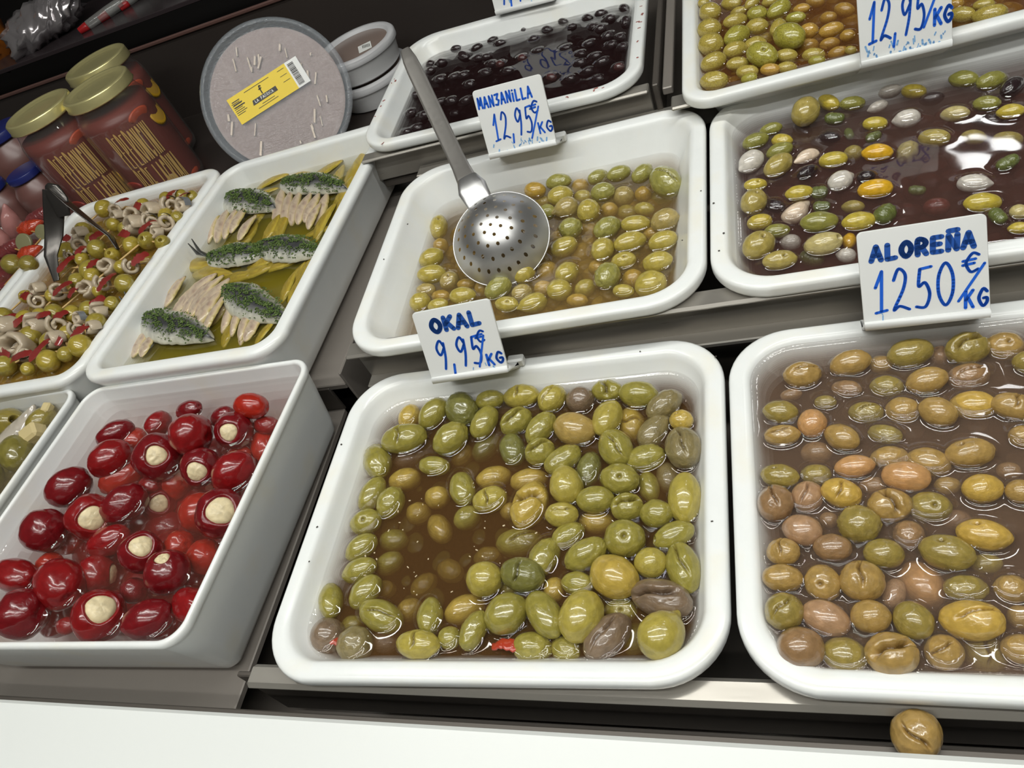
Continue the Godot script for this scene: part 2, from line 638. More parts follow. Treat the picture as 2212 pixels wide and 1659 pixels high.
# a folded plastic price card standing on a rim; rows of [text, x, y, letter width, height, gap, half stroke, slant]
func price_card(label: String, bl: Vector3, br: Vector3, drop: float, run: float, lean: float, h: float, names: Array, price: Array, smears: int) -> void:
	var t := thing("price_card", label, "price sign", (bl + br) / 2.0, "hand-lettered price cards")
	var w := bl.distance_to(br)
	var ex := (br - bl).normalized()
	var ey := Vector3(0, cos(lean), -sin(lean))
	var en := ex.cross(ey).normalized()
	var plate := PackedVector2Array()
	var r := 0.0035
	for cn in 4:
		for k in 6:
			var a := (cn + k / 5.0) * PI / 2.0
			var c := Vector2([1, -1, -1, 1][cn] * (w / 2.0 - r), ([1, 1, -1, -1][cn] + 1.0) / 2.0 * (h - 2.0 * r) + r)
			plate.append(c + Vector2(cos(a), sin(a)) * r)
	var rows := []
	for s in [[0.0, 0.0], [0.0, 0.0006], [0.0, 0.0022], [-0.0006, 0.0028]]:
		pass
	for s in [[-1.0, -0.0028], [-0.0006, -0.0028], [0.0, -0.0022], [0.0, -0.0006], [-0.0006, 0.0], [-1.0, 0.0]]:
		var row := PackedVector3Array()
		for p in plate:
			var q := Vector2(0.0, h / 2.0)
			if s[0] > -0.5:
				q = p + (Vector2(0.0, h / 2.0) - p).normalized() * -s[0]
			row.append(ex * q.x + ey * q.y + en * s[1])
		rows.append(row)
	var b := MB.new()
	b.grid(rows, true, true)
	obj("panel", b.mesh(), mats.card, t)
	# the fold under it: a wedge that runs back to the rim
	b = MB.new()
	var sec := [Vector2(0.0006, 0.0050), Vector2(0.0010, 0.0), Vector2(-0.001, -0.0012), Vector2(0.008 - run, 0.0006 - drop), Vector2(-run, 0.0006 - drop), Vector2(-run, 0.0030 - drop), Vector2(0.0075 - run, 0.0034 - drop), Vector2(-0.0045, 0.0045)]
	rows = []
	for e in [-w / 2.0 + 0.0004, w / 2.0 - 0.0004]:
		var row := PackedVector3Array()
		for s in sec:
			row.append(ex * e + Vector3(0, s.y, s.x))
		rows.append(row)
	for e in 2:
		var pole := PackedVector3Array()
		pole.resize(sec.size())
		pole.fill((rows[1 if e == 0 else -1][0] + rows[1 if e == 0 else -1][3]) / 2.0 if false else (ex * (-w / 2.0 + 0.0004 if e == 0 else w / 2.0 - 0.0004) + Vector3(0, -drop * 0.45, -run * 0.45)))
		if e == 0:
			rows.insert(0, pole)
		else:
			rows.append(pole)
	b.grid(rows, true, true)
	obj("foot", b.mesh(), mats.card, t)
	b = MB.new()
	b.box(ex * (w * 0.5 - 0.003) + Vector3(0, 0.0045 - drop, 0.0035 - run), Vector3(0.014, 0.0085, 0.008), 0.0012)
	obj("clip", b.mesh(), mats.card, t)
	var put := func(p: Vector2) -> Vector3: return ex * (p.x - 0.5) * w + ey * p.y * h + en * 0.0002
	for part in [["name_lettering", names, mats.ink_dark], ["price_lettering", price, mats.ink]]:
		b = MB.new()
		for k in part[1].size():
			var row: Array = part[1][k]
			var lift: Vector3 = en * (0.00022 + 0.00002 * k)
			var put2 := func(p: Vector2) -> Vector3: return ex * (p.x - 0.5) * w + ey * p.y * h + lift
			write(b, row[0], Vector2(row[1], row[2]), Vector2(row[3], row[4]), row[5], row[6], put2, row[7], 0.008)
		if b.v.size():
			obj(part[0], b.mesh(), part[2], t)
	if smears > 0:
		b = MB.new()
		for k in smears:
			var p := Vector2(rng.randf_range(0.08, 0.92), rng.randf_range(0.04, 0.16))
			ribbon(b, [p, p + Vector2(rng.randf_range(-0.02, 0.02), rng.randf_range(0.01, 0.06))], rng.randf_range(0.004, 0.012), put, false)
		obj("ink_smear", b.mesh(), mats.ink_faint, t).set_meta("kind", "stuff")


# ---------------------------------------------------------------- food that is not olives
func pepper_mesh(variant: int, open: float) -> Array:   # [body, filling]; opening towards +y
	noise.seed = 300 + variant
	noise.frequency = 0.8
	noise.fractal_octaves = 3
	var nv := 36
	var rows := []
	var first := 0.0
	if open > 0.0:
		for s in [[0.86, 0.66], [0.93, 0.86], [0.99, 0.985], [1.08, 1.0]]:
			var row := PackedVector3Array()
			for j in nv:
				var f := TAU * j / nv
				var th: float = open * s[0] * (1.0 + 0.06 * sin(f * 3.0 + variant))
				row.append(Vector3(sin(th) * cos(f), cos(th), sin(th) * sin(f)) * s[1])
			rows.append(row)
		first = open * 1.2
	var n := 30
	for i in n + 1:
		var th := first + (PI - first) * i / n
		var row := PackedVector3Array()
		for j in nv:
			var f := TAU * j / nv
			var p := Vector3(sin(th) * cos(f), cos(th), sin(th) * sin(f))
			var k := 1.0 + 0.06 * noise.get_noise_3dv(p * 1.3) + 0.02 * noise.get_noise_3d(p.x * 5.0, p.y * 3.0, p.z * 5.0) + 0.02 * cos(f * 4.0 + variant) * sin(th)
			if open == 0.0:   # a dimple where the stalk was
				k -= 0.12 * exp(-pow(th / 0.2, 2.0))
			row.append(p * k)
		rows.append(row)
	var b := MB.new()
	b.grid(rows, true, true)
	var out := [b.mesh(), null]
	if open > 0.0:
		rows = []
		for i in 9:
			var row := PackedVector3Array()
			for j in nv:
				var f := TAU * j / nv
				var s := i / 8.0
				var th := open * 0.97 * s * (1.0 + 0.06 * sin(f * 3.0 + variant))
				row.append(Vector3(sin(th) * cos(f), cos(th), sin(th) * sin(f)) * (0.93 + 0.03 * noise.get_noise_2d(cos(f) * s * 2.0, sin(f) * s * 2.0 + 9.0) + 0.03 * s * s - 0.06 * pow(s, 8.0)))
			rows.append(row)
		b = MB.new()
		b.grid(rows, true, false, true)
		out[1] = b.mesh()
	return out


func leaf(len_: float, wid: float, high: float, ridges: float, cols: Array, curl: float, seed_: int) -> ArrayMesh:   # a fish fillet, long in x; cols from back to edge
	noise.seed = seed_
	noise.frequency = 1.0
	noise.fractal_octaves = 3
	var nu := 26
	var nv := 18
	var rows := []
	var colors := []
	for i in nu + 1:
		var s := -1.0 + 2.0 * i / nu
		var half := wid / 2.0 * pow(maxf(1.0 - pow(absf(s), 2.4 if s < 0.0 else 1.7), 0.0), 0.7) * (1.0 - 0.15 * s)
		var row := PackedVector3Array()
		for j in nv:
			var t := TAU * j / nv
			var x := cos(t)
			var up := sin(t)
			var bump := ridges * (cos(x * 9.0) * 0.5 + noise.get_noise_2d(s * 3.0, x * 5.0))
			var y := (high * up * (1.0 if up > 0.0 else 0.35)) * pow(maxf(1.0 - s * s, 0.0), 0.5)
			y += (bump * wid if up > 0.0 else 0.0) * (1.0 - s * s) - curl * s * s * len_ - 0.10 * wid * absf(x) * absf(x)
			var z := x * half * (1.0 + 0.12 * noise.get_noise_2d(s * 4.0, signf(x) * 7.0)) + wid * 0.06 * sin(s * 2.5 + seed_)
			row.append(Vector3(s * len_ / 2.0, y, z))
			var a := clampf(absf(x + 0.18 * noise.get_noise_2d(s * 3.0, 3.0)) * (cols.size() - 1), 0.0, cols.size() - 1.001)
			colors.append(cols[int(a)].lerp(cols[int(a) + 1], a - int(a)).srgb_to_linear())
		rows.append(row)
	var b := MB.new()
	b.use_c = true
	b.grid(rows, true, true, false, colors)
	return b.mesh()


func roll_mesh(size: float, turns: float, wide: float, seed_: int) -> ArrayMesh:   # a rolled fillet, axis along y
	noise.seed = seed_
	noise.frequency = 1.0
	var n := int(turns * 18)
	var path := []
	var side := []
	var a := []
	var b_ := []
	for i in n + 1:
		var t := float(i) / n
		var ang := t * turns * TAU + seed_
		var r := size / 2.0 * (0.28 + 0.72 * t) * (1.0 + 0.07 * noise.get_noise_1d(t * 6.0))
		path.append(Vector3(cos(ang) * r, wide * 0.08 * noise.get_noise_1d(t * 4.0 + 5.0), sin(ang) * r * 0.9))
		side.append(Vector3.UP)
		a.append(wide / 2.0 * (0.85 + 0.25 * noise.get_noise_1d(t * 9.0)))
		b_.append(size * 0.125)
	var b := MB.new()
	b.sweep(path, side, a, b_, 10, 0.8)
	return b.mesh()


func strip_mesh(len_: float, wid: float, bow: float, seed_: int) -> ArrayMesh:   # a strip of roast pepper
	noise.seed = seed_
	noise.frequency = 1.0
	var path := []
	var a := []
	var b_ := []
	for i in 15:
		var s := -1.0 + i / 7.0
		path.append(Vector3(s * len_ / 2.0, bow * (1.0 - s * s) + 0.001 * noise.get_noise_1d(s * 3.0), 0.003 * noise.get_noise_1d(s * 2.0 + 4.0)))
		a.append(wid / 2.0 * (0.8 + 0.35 * noise.get_noise_1d(s * 2.5 + 9.0)) * pow(1.0 - 0.9 * pow(absf(s), 6.0), 0.5))
		b_.append(0.0016)
	var b := MB.new()
	b.sweep(path, [Vector3(0, 0.35, 1)], a, b_, 12, 0.8)
	return b.mesh()


func gherkin_mesh(seed_: int) -> ArrayMesh:   # unit length 2 in x, warty
	noise.seed = seed_
	noise.frequency = 1.0
	noise.fractal_octaves = 2
	var rows := []
	for i in 41:
		var s := -1.0 + i / 20.0
		var r := pow(maxf(1.0 - pow(absf(s), 3.0), 0.0), 0.5)
		var row := PackedVector3Array()
		for j in 32:
			var f := TAU * j / 32
			var k := r * (1.0 + 0.10 * maxf(0.0, noise.get_noise_3d(s * 14.0, cos(f) * 5.0, sin(f) * 5.0) * 2.0 - 0.2) + 0.05 * noise.get_noise_3d(s * 2.0, cos(f), sin(f)))
			row.append(Vector3(s, k * cos(f) + 0.18 * s * s, k * sin(f)))
		rows.append(row)
	var b := MB.new()
	b.grid(rows, true, true)
	return b.mesh()


func clove_mesh(onion: bool) -> ArrayMesh:   # a silverskin onion or a peeled clove of garlic
	noise.seed = 21
	noise.frequency = 1.0
	var rows := []
	for i in 29:
		var th := PI * i / 28
		var row := PackedVector3Array()
		for j in 28:
			var f := TAU * j / 28
			var p := Vector3(cos(th), sin(th) * cos(f), sin(th) * sin(f))
			var k := 1.0 + 0.03 * noise.get_noise_3dv(p * 1.5)
			if onion:
				k += 0.14 * exp(-pow(th / 0.28, 2.0)) - 0.05 * exp(-pow((PI - th) / 0.3, 2.0))
			else:
				k += 0.30 * exp(-pow(th / 0.35, 2.0))
				p.y *= 1.0 - 0.12 * absf(sin(f * 1.5))
				p.z -= 0.25 * p.x * p.x
			row.append(p * k)
		rows.append(row)
	var b := MB.new()
	b.grid(rows, true, true)
	return b.mesh()


func _ready() -> void:
	rng.seed = 20240
	# ---- camera
	var cam := Camera3D.new()
	cam.name = "camera"
	cam.fov = 54.0996
	cam.near = 0.02
	cam.transform = Transform3D(Basis(Vector3(0.92847812, -0.33991879, -0.14961146), Vector3(0.1083516, 0.63324904, -0.76632603), Vector3(0.35522993, 0.69530632, 0.62478862)), Vector3(0.21427554, 0.4315, 0.28097764))
	add_child(cam)
	cam.current = true
	# ---- surroundings: the dim light of the market hall
	var env := Environment.new()
	env.background_mode = Environment.BG_COLOR
	env.background_color = Color(0.30, 0.295, 0.28)
	env.tonemap_mode = Environment.TONE_MAPPER_LINEAR
	env.tonemap_exposure = 0.56
	env.sdfgi_enabled = true
	env.ssao_enabled = true
	env.ssil_enabled = true
	var we := WorldEnvironment.new()
	we.name = "environment"
	we.environment = env
	add_child(we)
	# ---- lamps: rows of short light tubes over the counter, one ceiling panel behind the stall
	var glow := mat(rgb8(255, 250, 240), 0.5)
	glow.emission_enabled = true
	glow.emission = rgb8(255, 248, 236)
	glow.emission_energy_multiplier = 6.0
	var white := mat(rgb8(225, 225, 222), 0.5)
	var lamp_no := 0
	for row in [[1.15, 0.36, 9, 0.20, 0.080, "front"], [1.15, -0.22, 9, 0.20, 0.075, "rear"], [1.45, 0.95, 9, 0.20, 0.062, "hall"]]:
		for k in row[2]:
			var x: float = (k - (row[2] - 1) / 2.0) * row[3] + 0.1
			var t := thing("light_tube", "short white light tube, %s from left in the %s row over the counter" % [ORD[k], row[5]], "lamp", Vector3(x, row[0], row[1]), "light tubes over the counter")
			var b := MB.new()
			b.box(Vector3(0, 0.012, 0), Vector3(0.196, 0.012, 0.075), 0.003)
			obj("housing", b.mesh(), white, t)
			b = MB.new()
			b.box(Vector3(0, 0.003, 0), Vector3(0.186, 0.006, 0.06), 0.002)
			obj("glowing_tube", b.mesh(), glow, t)
			var l := AreaLight3D.new()
			l.name = "light"
			l.area_size = Vector2(0.186, 0.06)
			l.light_energy = row[4] * 2.2
			l.light_color = rgb8(252, 254, 250)
			l.shadow_enabled = true
			l.position = Vector3(0, -0.002, 0)
			l.rotation_degrees.x = -90.0
			t.add_child(l)
			lamp_no += 1
	for c in [["square white ceiling light panel far behind the stall", Vector3(0.90, 1.5, -2.20), 0.15], ["square white ceiling light panel close behind the stall", Vector3(0.76, 1.5, -1.30), 0.16]]:
		var panel := thing("ceiling_panel", c[0], "lamp", c[1], "ceiling light panels")
		var w: float = c[2]
		var pb := MB.new()
		pb.box(Vector3(0, 0.02, 0), Vector3(w + 0.04, 0.03, w + 0.04), 0.004)
		obj("housing", pb.mesh(), white, panel)
		pb = MB.new()
		pb.box(Vector3(0, 0.002, 0), Vector3(w, 0.006, w), 0.002)
		obj("glowing_face", pb.mesh(), glow, panel)
		var al := AreaLight3D.new()
		al.name = "light"
		al.area_size = Vector2(w, w)
		al.light_energy = 7.0 * w * w
		al.light_color = rgb8(250, 253, 255)
		al.shadow_enabled = true
		al.position = Vector3(0, -0.004, 0)
		al.rotation_degrees.x = -90.0
		panel.add_child(al)

	materials()
	structure()
	build_trays()
	build_cards()
	build_spoon()
	build_peppers()
	build_anchovies()
	build_skewers()
	build_mixed()
	build_left_corner()
	build_back()


func materials() -> void:
	tex.mottle = noise_tex(3, 0.012, 0.80, 1.0)
	tex.speck = noise_tex(5, 0.05, 0.0, 0.0, FastNoiseLite.TYPE_SIMPLEX_SMOOTH, 3, [[0.0, Color(0.55, 0.5, 0.45)], [0.30, Color(0.80, 0.78, 0.74)], [0.45, Color(0.97, 0.97, 0.97)], [1.0, Color.WHITE]])
	tex.wrinkle = noise_tex(11, 0.035, 0.0, 1.0, FastNoiseLite.TYPE_SIMPLEX_SMOOTH, 4)
	tex.brushed = noise_tex(15, 0.02, 0.8, 1.0, FastNoiseLite.TYPE_SIMPLEX_SMOOTH, 5)
	tex.stain = noise_tex(17, 0.01, 0.0, 0.0, FastNoiseLite.TYPE_SIMPLEX_SMOOTH, 5, [[0.0, Color(1.0, 0.985, 0.95)], [0.5, Color(1, 1, 1)], [1.0, Color(0.985, 0.985, 0.985)]])
	tex.blotch = noise_tex(19, 0.02, 0.0, 0.0, FastNoiseLite.TYPE_CELLULAR, 2, [[0.0, Color(0.4, 0.4, 0.4)], [0.5, Color(0.8, 0.8, 0.8)], [1.0, Color(1, 1, 1)]])
	mats.melamine = mat(rgb8(236, 238, 236), 0.22)
	mats.melamine.albedo_texture = tex.stain
	mats.melamine.uv1_triplanar = true
	mats.melamine.uv1_world_triplanar = true
	mats.melamine.uv1_scale = Vector3.ONE * 6.0
	mats.steel = mat(rgb8(160, 155, 147), 0.36, 0.6)
	mats.steel.roughness_texture = tex.brushed
	mats.steel.roughness = 0.34
	mats.steel.uv1_triplanar = true
	mats.steel.uv1_world_triplanar = true
	mats.steel.uv1_scale = Vector3(3, 40, 40)
	mats.dark_steel = mat(rgb8(92, 86, 80), 0.45, 0.4)
	mats.ledge = mat(rgb8(226, 228, 225), 0.35)
	mats.shelf_grey = mat(rgb8(138, 131, 124), 0.45, 0.3)
	mats.shelf_grey.roughness_texture = tex.brushed
	mats.shelf_grey.uv1_triplanar = true
	mats.shelf_grey.uv1_scale = Vector3.ONE * 8.0
	mats.black = mat(rgb8(56, 50, 47), 0.35)
	mats.void = mat(rgb8(20, 16, 15), 0.8)
	mats.card = mat(rgb8(226, 227, 225), 0.35)
	mats.ink = mat(rgb8(22, 94, 208), 0.45)
	mats.ink_dark = mat(rgb8(32, 82, 164), 0.45)
	mats.ink_faint = mat(rgb8(130, 175, 220), 0.5)
	mats.chrome = mat(rgb8(196, 195, 194), 0.36, 0.92)
	mats.worn = mat(rgb8(158, 154, 149), 0.4, 0.75)
	mats.worn.roughness_texture = tex.brushed
	mats.worn.uv1_triplanar = true
	mats.worn.uv1_scale = Vector3.ONE * 30.0
	mats.green = [skin(rgb8(160, 149, 67), 0.26, 0.02), skin(rgb8(185, 168, 77), 0.26, 0.02), skin(rgb8(128, 125, 65), 0.26, 0.022), skin(rgb8(144, 129, 85), 0.3, 0.028), skin(rgb8(133, 111, 88), 0.3, 0.03), skin(rgb8(198, 169, 77), 0.26, 0.02), skin(rgb8(170, 120, 67), 0.26, 0.02), skin(rgb8(187, 157, 87), 0.26, 0.02)]
	mats.tan = [skin(rgb8(183, 149, 85), 0.25, 0.017), skin(rgb8(186, 147, 110), 0.25, 0.017), skin(rgb8(162, 142, 72), 0.25, 0.020), skin(rgb8(209, 172, 82), 0.25, 0.017), skin(rgb8(160, 125, 86), 0.25, 0.020), skin(rgb8(209, 158, 102), 0.25, 0.017)]
	mats.small = [skin(rgb8(187, 168, 76), 0.25, 0.017), skin(rgb8(161, 155, 78), 0.25, 0.024), skin(rgb8(191, 155, 65), 0.25, 0.017), skin(rgb8(179, 158, 93), 0.25, 0.017)]
	mats.large = [skin(rgb8(180, 161, 75), 0.25, 0.017, 1.0, "speck"), skin(rgb8(167, 159, 65), 0.25, 0.017, 1.0, "speck"), skin(rgb8(191, 151, 65), 0.25, 0.017, 1.0, "speck")]
	mats.black_olive = [skin(rgb8(46, 32, 34), 0.22, 0.02, 1.0, "mottle", 1.0), skin(rgb8(84, 46, 44), 0.25, 0.02, 1.0, "mottle", 1.0)]
	mats.mixed = [skin(rgb8(179, 160, 84), 0.25, 0.017), skin(rgb8(199, 177, 67), 0.25, 0.017), skin(rgb8(147, 143, 67), 0.25, 0.020), skin(rgb8(229, 177, 39), 0.25, 0.010), skin(rgb8(201, 184, 121), 0.25, 0.017), skin(rgb8(130, 67, 56), 0.25, 0.017)]
	mats.onion = skin(rgb8(226, 218, 206), 0.2, 0.0, 1.0, "mottle", 1.0)
	mats.garlic = skin(rgb8(236, 212, 186), 0.3, 0.0)
	mats.gherkin = skin(rgb8(104, 112, 54), 0.3, 0.02, 1.0, "mottle", 0.8)


func beam(called: String, label: String, mid: Vector3, size: Vector3, m: Material, bev := 0.001) -> MeshInstance3D:
	var b := MB.new()
	b.box(mid, size, bev)
	return struct(called, b.mesh(), m, label, "counter")


func structure() -> void:
	# the front ledge of the counter, its lower lip, and the dark well behind it
	beam("counter_ledge", "white front ledge of the counter below all trays", Vector3(0.0, -0.02, 0.261), Vector3(2.6, 0.04, 0.2), mats.ledge, 0.003)
	beam("counter_floor", "dark floor of the well under the trays", Vector3(0.0, -0.115, -0.42), Vector3(3.0, 0.02, 1.2), mats.dark_steel)
	beam("well_front", "dark front wall of the well behind the ledge", Vector3(0.0, -0.068, 0.156), Vector3(2.6, 0.09, 0.008), mats.dark_steel)
	# front row frame
	beam("steel_rail", "brushed steel rail under the front rims of the front trays", Vector3(0.295, -0.0185, 0.1305), Vector3(0.95, 0.007, 0.017), mats.steel, 0.003)
	beam("rail_face", "dark steel face below the front rail", Vector3(0.28, -0.056, 0.128), Vector3(0.95, 0.07, 0.004), mats.dark_steel)
	beam("steel_strip", "steel strip behind the front trays", Vector3(0.30, -0.0165, -0.1455), Vector3(0.925, 0.005, 0.016), mats.steel, 0.001)
	beam("shelf_riser", "brushed steel riser between front and middle trays", Vector3(0.30, 0.006, -0.153), Vector3(0.925, 0.043, 0.004), mats.steel, 0.001)
	beam("steel_lip", "rounded steel lip on top of the middle riser", Vector3(0.30, 0.0265, -0.145), Vector3(0.925, 0.005, 0.019), mats.steel, 0.002)
	beam("steel_strip", "steel strip behind the middle trays", Vector3(0.30, 0.0245, -0.4225), Vector3(0.925, 0.005, 0.020), mats.steel, 0.001)
	beam("shelf_riser", "brushed steel riser under the black olive tray", Vector3(-0.058, 0.036, -0.437), Vector3(0.33, 0.036, 0.004), mats.steel, 0.001)
	beam("steel_lip", "steel lip under the front rim of the black olive tray", Vector3(-0.058, 0.0525, -0.43), Vector3(0.33, 0.004, 0.016), mats.steel, 0.0015)
	beam("shelf_riser", "brushed steel riser under the large olive tray", Vector3(0.42, 0.036, -0.40), Vector3(0.58, 0.036, 0.004), mats.steel, 0.001)
	beam("steel_lip", "steel lip under the front rim of the large olive tray", Vector3(0.42, 0.0525, -0.39), Vector3(0.58, 0.004, 0.022), mats.steel, 0.0015)
	beam("steel_side", "dark steel side of the black olive tray frame", Vector3(0.1135, 0.02, -0.57), Vector3(0.006, 0.07, 0.28), mats.dark_steel)
	beam("back_rack", "dark steel deck between the rear trays", Vector3(0.2, 0.010, -0.60), Vector3(0.84, 0.01, 0.32), mats.dark_steel)
	beam("steel_rail", "narrow steel bar running back between the rear trays", Vector3(0.1245, 0.045, -0.57), Vector3(0.010, 0.008, 0.28), mats.shelf_grey, 0.001)
	# left shelves
	beam("left_shelf", "grey shelf under the red pepper tub", Vector3(-0.755, -0.0585, 0.0), Vector3(1.08, 0.007, 0.30), mats.shelf_grey, 0.001)
	beam("left_riser", "dark riser behind the red pepper tub", Vector3(-0.755, -0.04, -0.151), Vector3(1.08, 0.034, 0.004), mats.dark_steel)
	beam("left_shelf", "grey shelf under the anchovy and skewer trays", Vector3(-0.735, -0.0235, -0.335), Vector3(1.08, 0.007, 0.37), mats.shelf_grey, 0.001)
	beam("steel_side", "folded steel end plate beside the anchovy tray", Vector3(-0.193, -0.035, -0.335), Vector3(0.003, 0.06, 0.37), mats.shelf_grey, 0.001)
	# rear counter top, back panel with its trim, shelf and darkness above
	beam("rear_counter", "black counter top behind the trays", Vector3(-0.45, -0.016, -0.70), Vector3(1.9, 0.012, 0.36), mats.black)
	beam("wall_back", "black back panel of the stall", Vector3(-0.3, 0.05, -0.86), Vector3(3.0, 0.14, 0.012), mats.black)
	beam("trim_1", "thin brown trim along the top of the back panel", Vector3(-0.3, 0.121, -0.853), Vector3(3.0, 0.006, 0.006), mat(rgb8(98, 72, 66), 0.4), 0.0015)
	beam("upper_shelf", "dark glossy shelf above the back panel", Vector3(-1.0, 0.136, -1.08), Vector3(1.9, 0.008, 0.26), mat(rgb8(60, 52, 54), 0.25), 0.001)
	beam("wall_far", "dark wall far behind the stall", Vector3(-1.6, 0.2, -1.5), Vector3(3.6, 0.8, 0.02), mats.void)
	beam("floor", "dark floor under the counter", Vector3(0.0, -0.92, -0.4), Vector3(6.0, 0.02, 5.0), mats.void)


const SHALLOW := [[0.066, -0.0625], [0.050, -0.0620], [0.0385, -0.056], [0.032, -0.045], [0.026, -0.030], [0.0175, -0.0165], [0.0155, -0.0125], [0.004, -0.0115], [0.001, -0.0105], [0.0, -0.008], [0.0, -0.0035], [0.0008, -0.0013], [0.0025, -0.0002], [0.005, 0.0], [0.0095, 0.0], [0.0122, -0.0006], [0.0142, -0.0024], [0.0160, -0.0060], [0.0205, -0.016], [0.0287, -0.030], [0.0350, -0.045], [0.0420, -0.054], [0.052, -0.058], [0.066, -0.059]]
const TUB := [[0.04, -0.0895], [0.027, -0.089], [0.0195, -0.0865], [0.0150, -0.080], [0.012, -0.068], [0.0055, -0.03], [0.0022, -0.009], [0.0008, -0.0075], [0.0, -0.005], [0.0, -0.002], [0.0008, -0.0005], [0.0020, 0.0], [0.0034, 0.0], [0.0046, -0.0006], [0.0054, -0.0025], [0.0075, -0.02], [0.0135, -0.066], [0.0175, -0.078], [0.026, -0.083], [0.04, -0.0845]]
const DEEP := [[0.04, -0.069], [0.024, -0.0685], [0.0165, -0.066], [0.0115, -0.060], [0.009, -0.048], [0.0035, -0.016], [0.0012, -0.0095], [0.0, -0.0070], [0.0004, -0.0035], [0.0020, -0.0010], [0.0045, -0.0001], [0.0080, 0.0], [0.0125, -0.0002], [0.0148, -0.0018], [0.0162, -0.0055], [0.0195, -0.03], [0.024, -0.055], [0.031, -0.0625], [0.04, -0.0645]]


func dish(called: String, label: String, q: Array, y: float, profile: Array, radius: float) -> void:
	var o := obj(called, tray_mesh(q, y, profile, radius), mats.melamine)
	tag(o, label, "tray", "white serving trays on the counter")


var quads := {
	"green": [Vector2(-.1626, -.1371), Vector2(.1635, -.135), Vector2(.1618, .1322), Vector2(-.1609, .1399)],
	"tan": [Vector2(.1665, -.1310), Vector2(.4895, -.1310), Vector2(.4900, .1390), Vector2(.1653, .1350)],
	"small": [Vector2(-.1611, -.3986), Vector2(.1600, -.4044), Vector2(.1575, -.1320), Vector2(-.1562, -.1250)],
	"mix": [Vector2(.1630, -.3960), Vector2(.4900, -.4040), Vector2(.4880, -.1320), Vector2(.1605, -.1320)],
	"black": [Vector2(-.2243, -.6888), Vector2(.1018, -.6701), Vector2(.1029, -.4166), Vector2(-.2221, -.423)],
	"large": [Vector2(.1405, -.6230), Vector2(.4680, -.6300), Vector2(.4700, -.3700), Vector2(.1425, -.3560)],
	"red": [Vector2(-.4711, -.1384), Vector2(-.1941, -.1374), Vector2(-.2045, .1304), Vector2(-.4878, .1362)],
	"anchovy": [Vector2(-.4646, -.509), Vector2(-.2106, -.5192), Vector2(-.2253, -.1345), Vector2(-.4783, -.1349)],
	"skewer": [Vector2(-.7392, -.5085), Vector2(-.4672, -.5171), Vector2(-.4808, -.1365), Vector2(-.7267, -.133)],
	"octopus": [Vector2(-1.012, -.5050), Vector2(-.7422, -.5085), Vector2(-.7307, -.133), Vector2(-.985, -.133)],
	"stuffed": [Vector2(-.7700, -.1450), Vector2(-.4900, -.1430), Vector2(-.5030, .1300), Vector2(-.7800, .1300)],
}


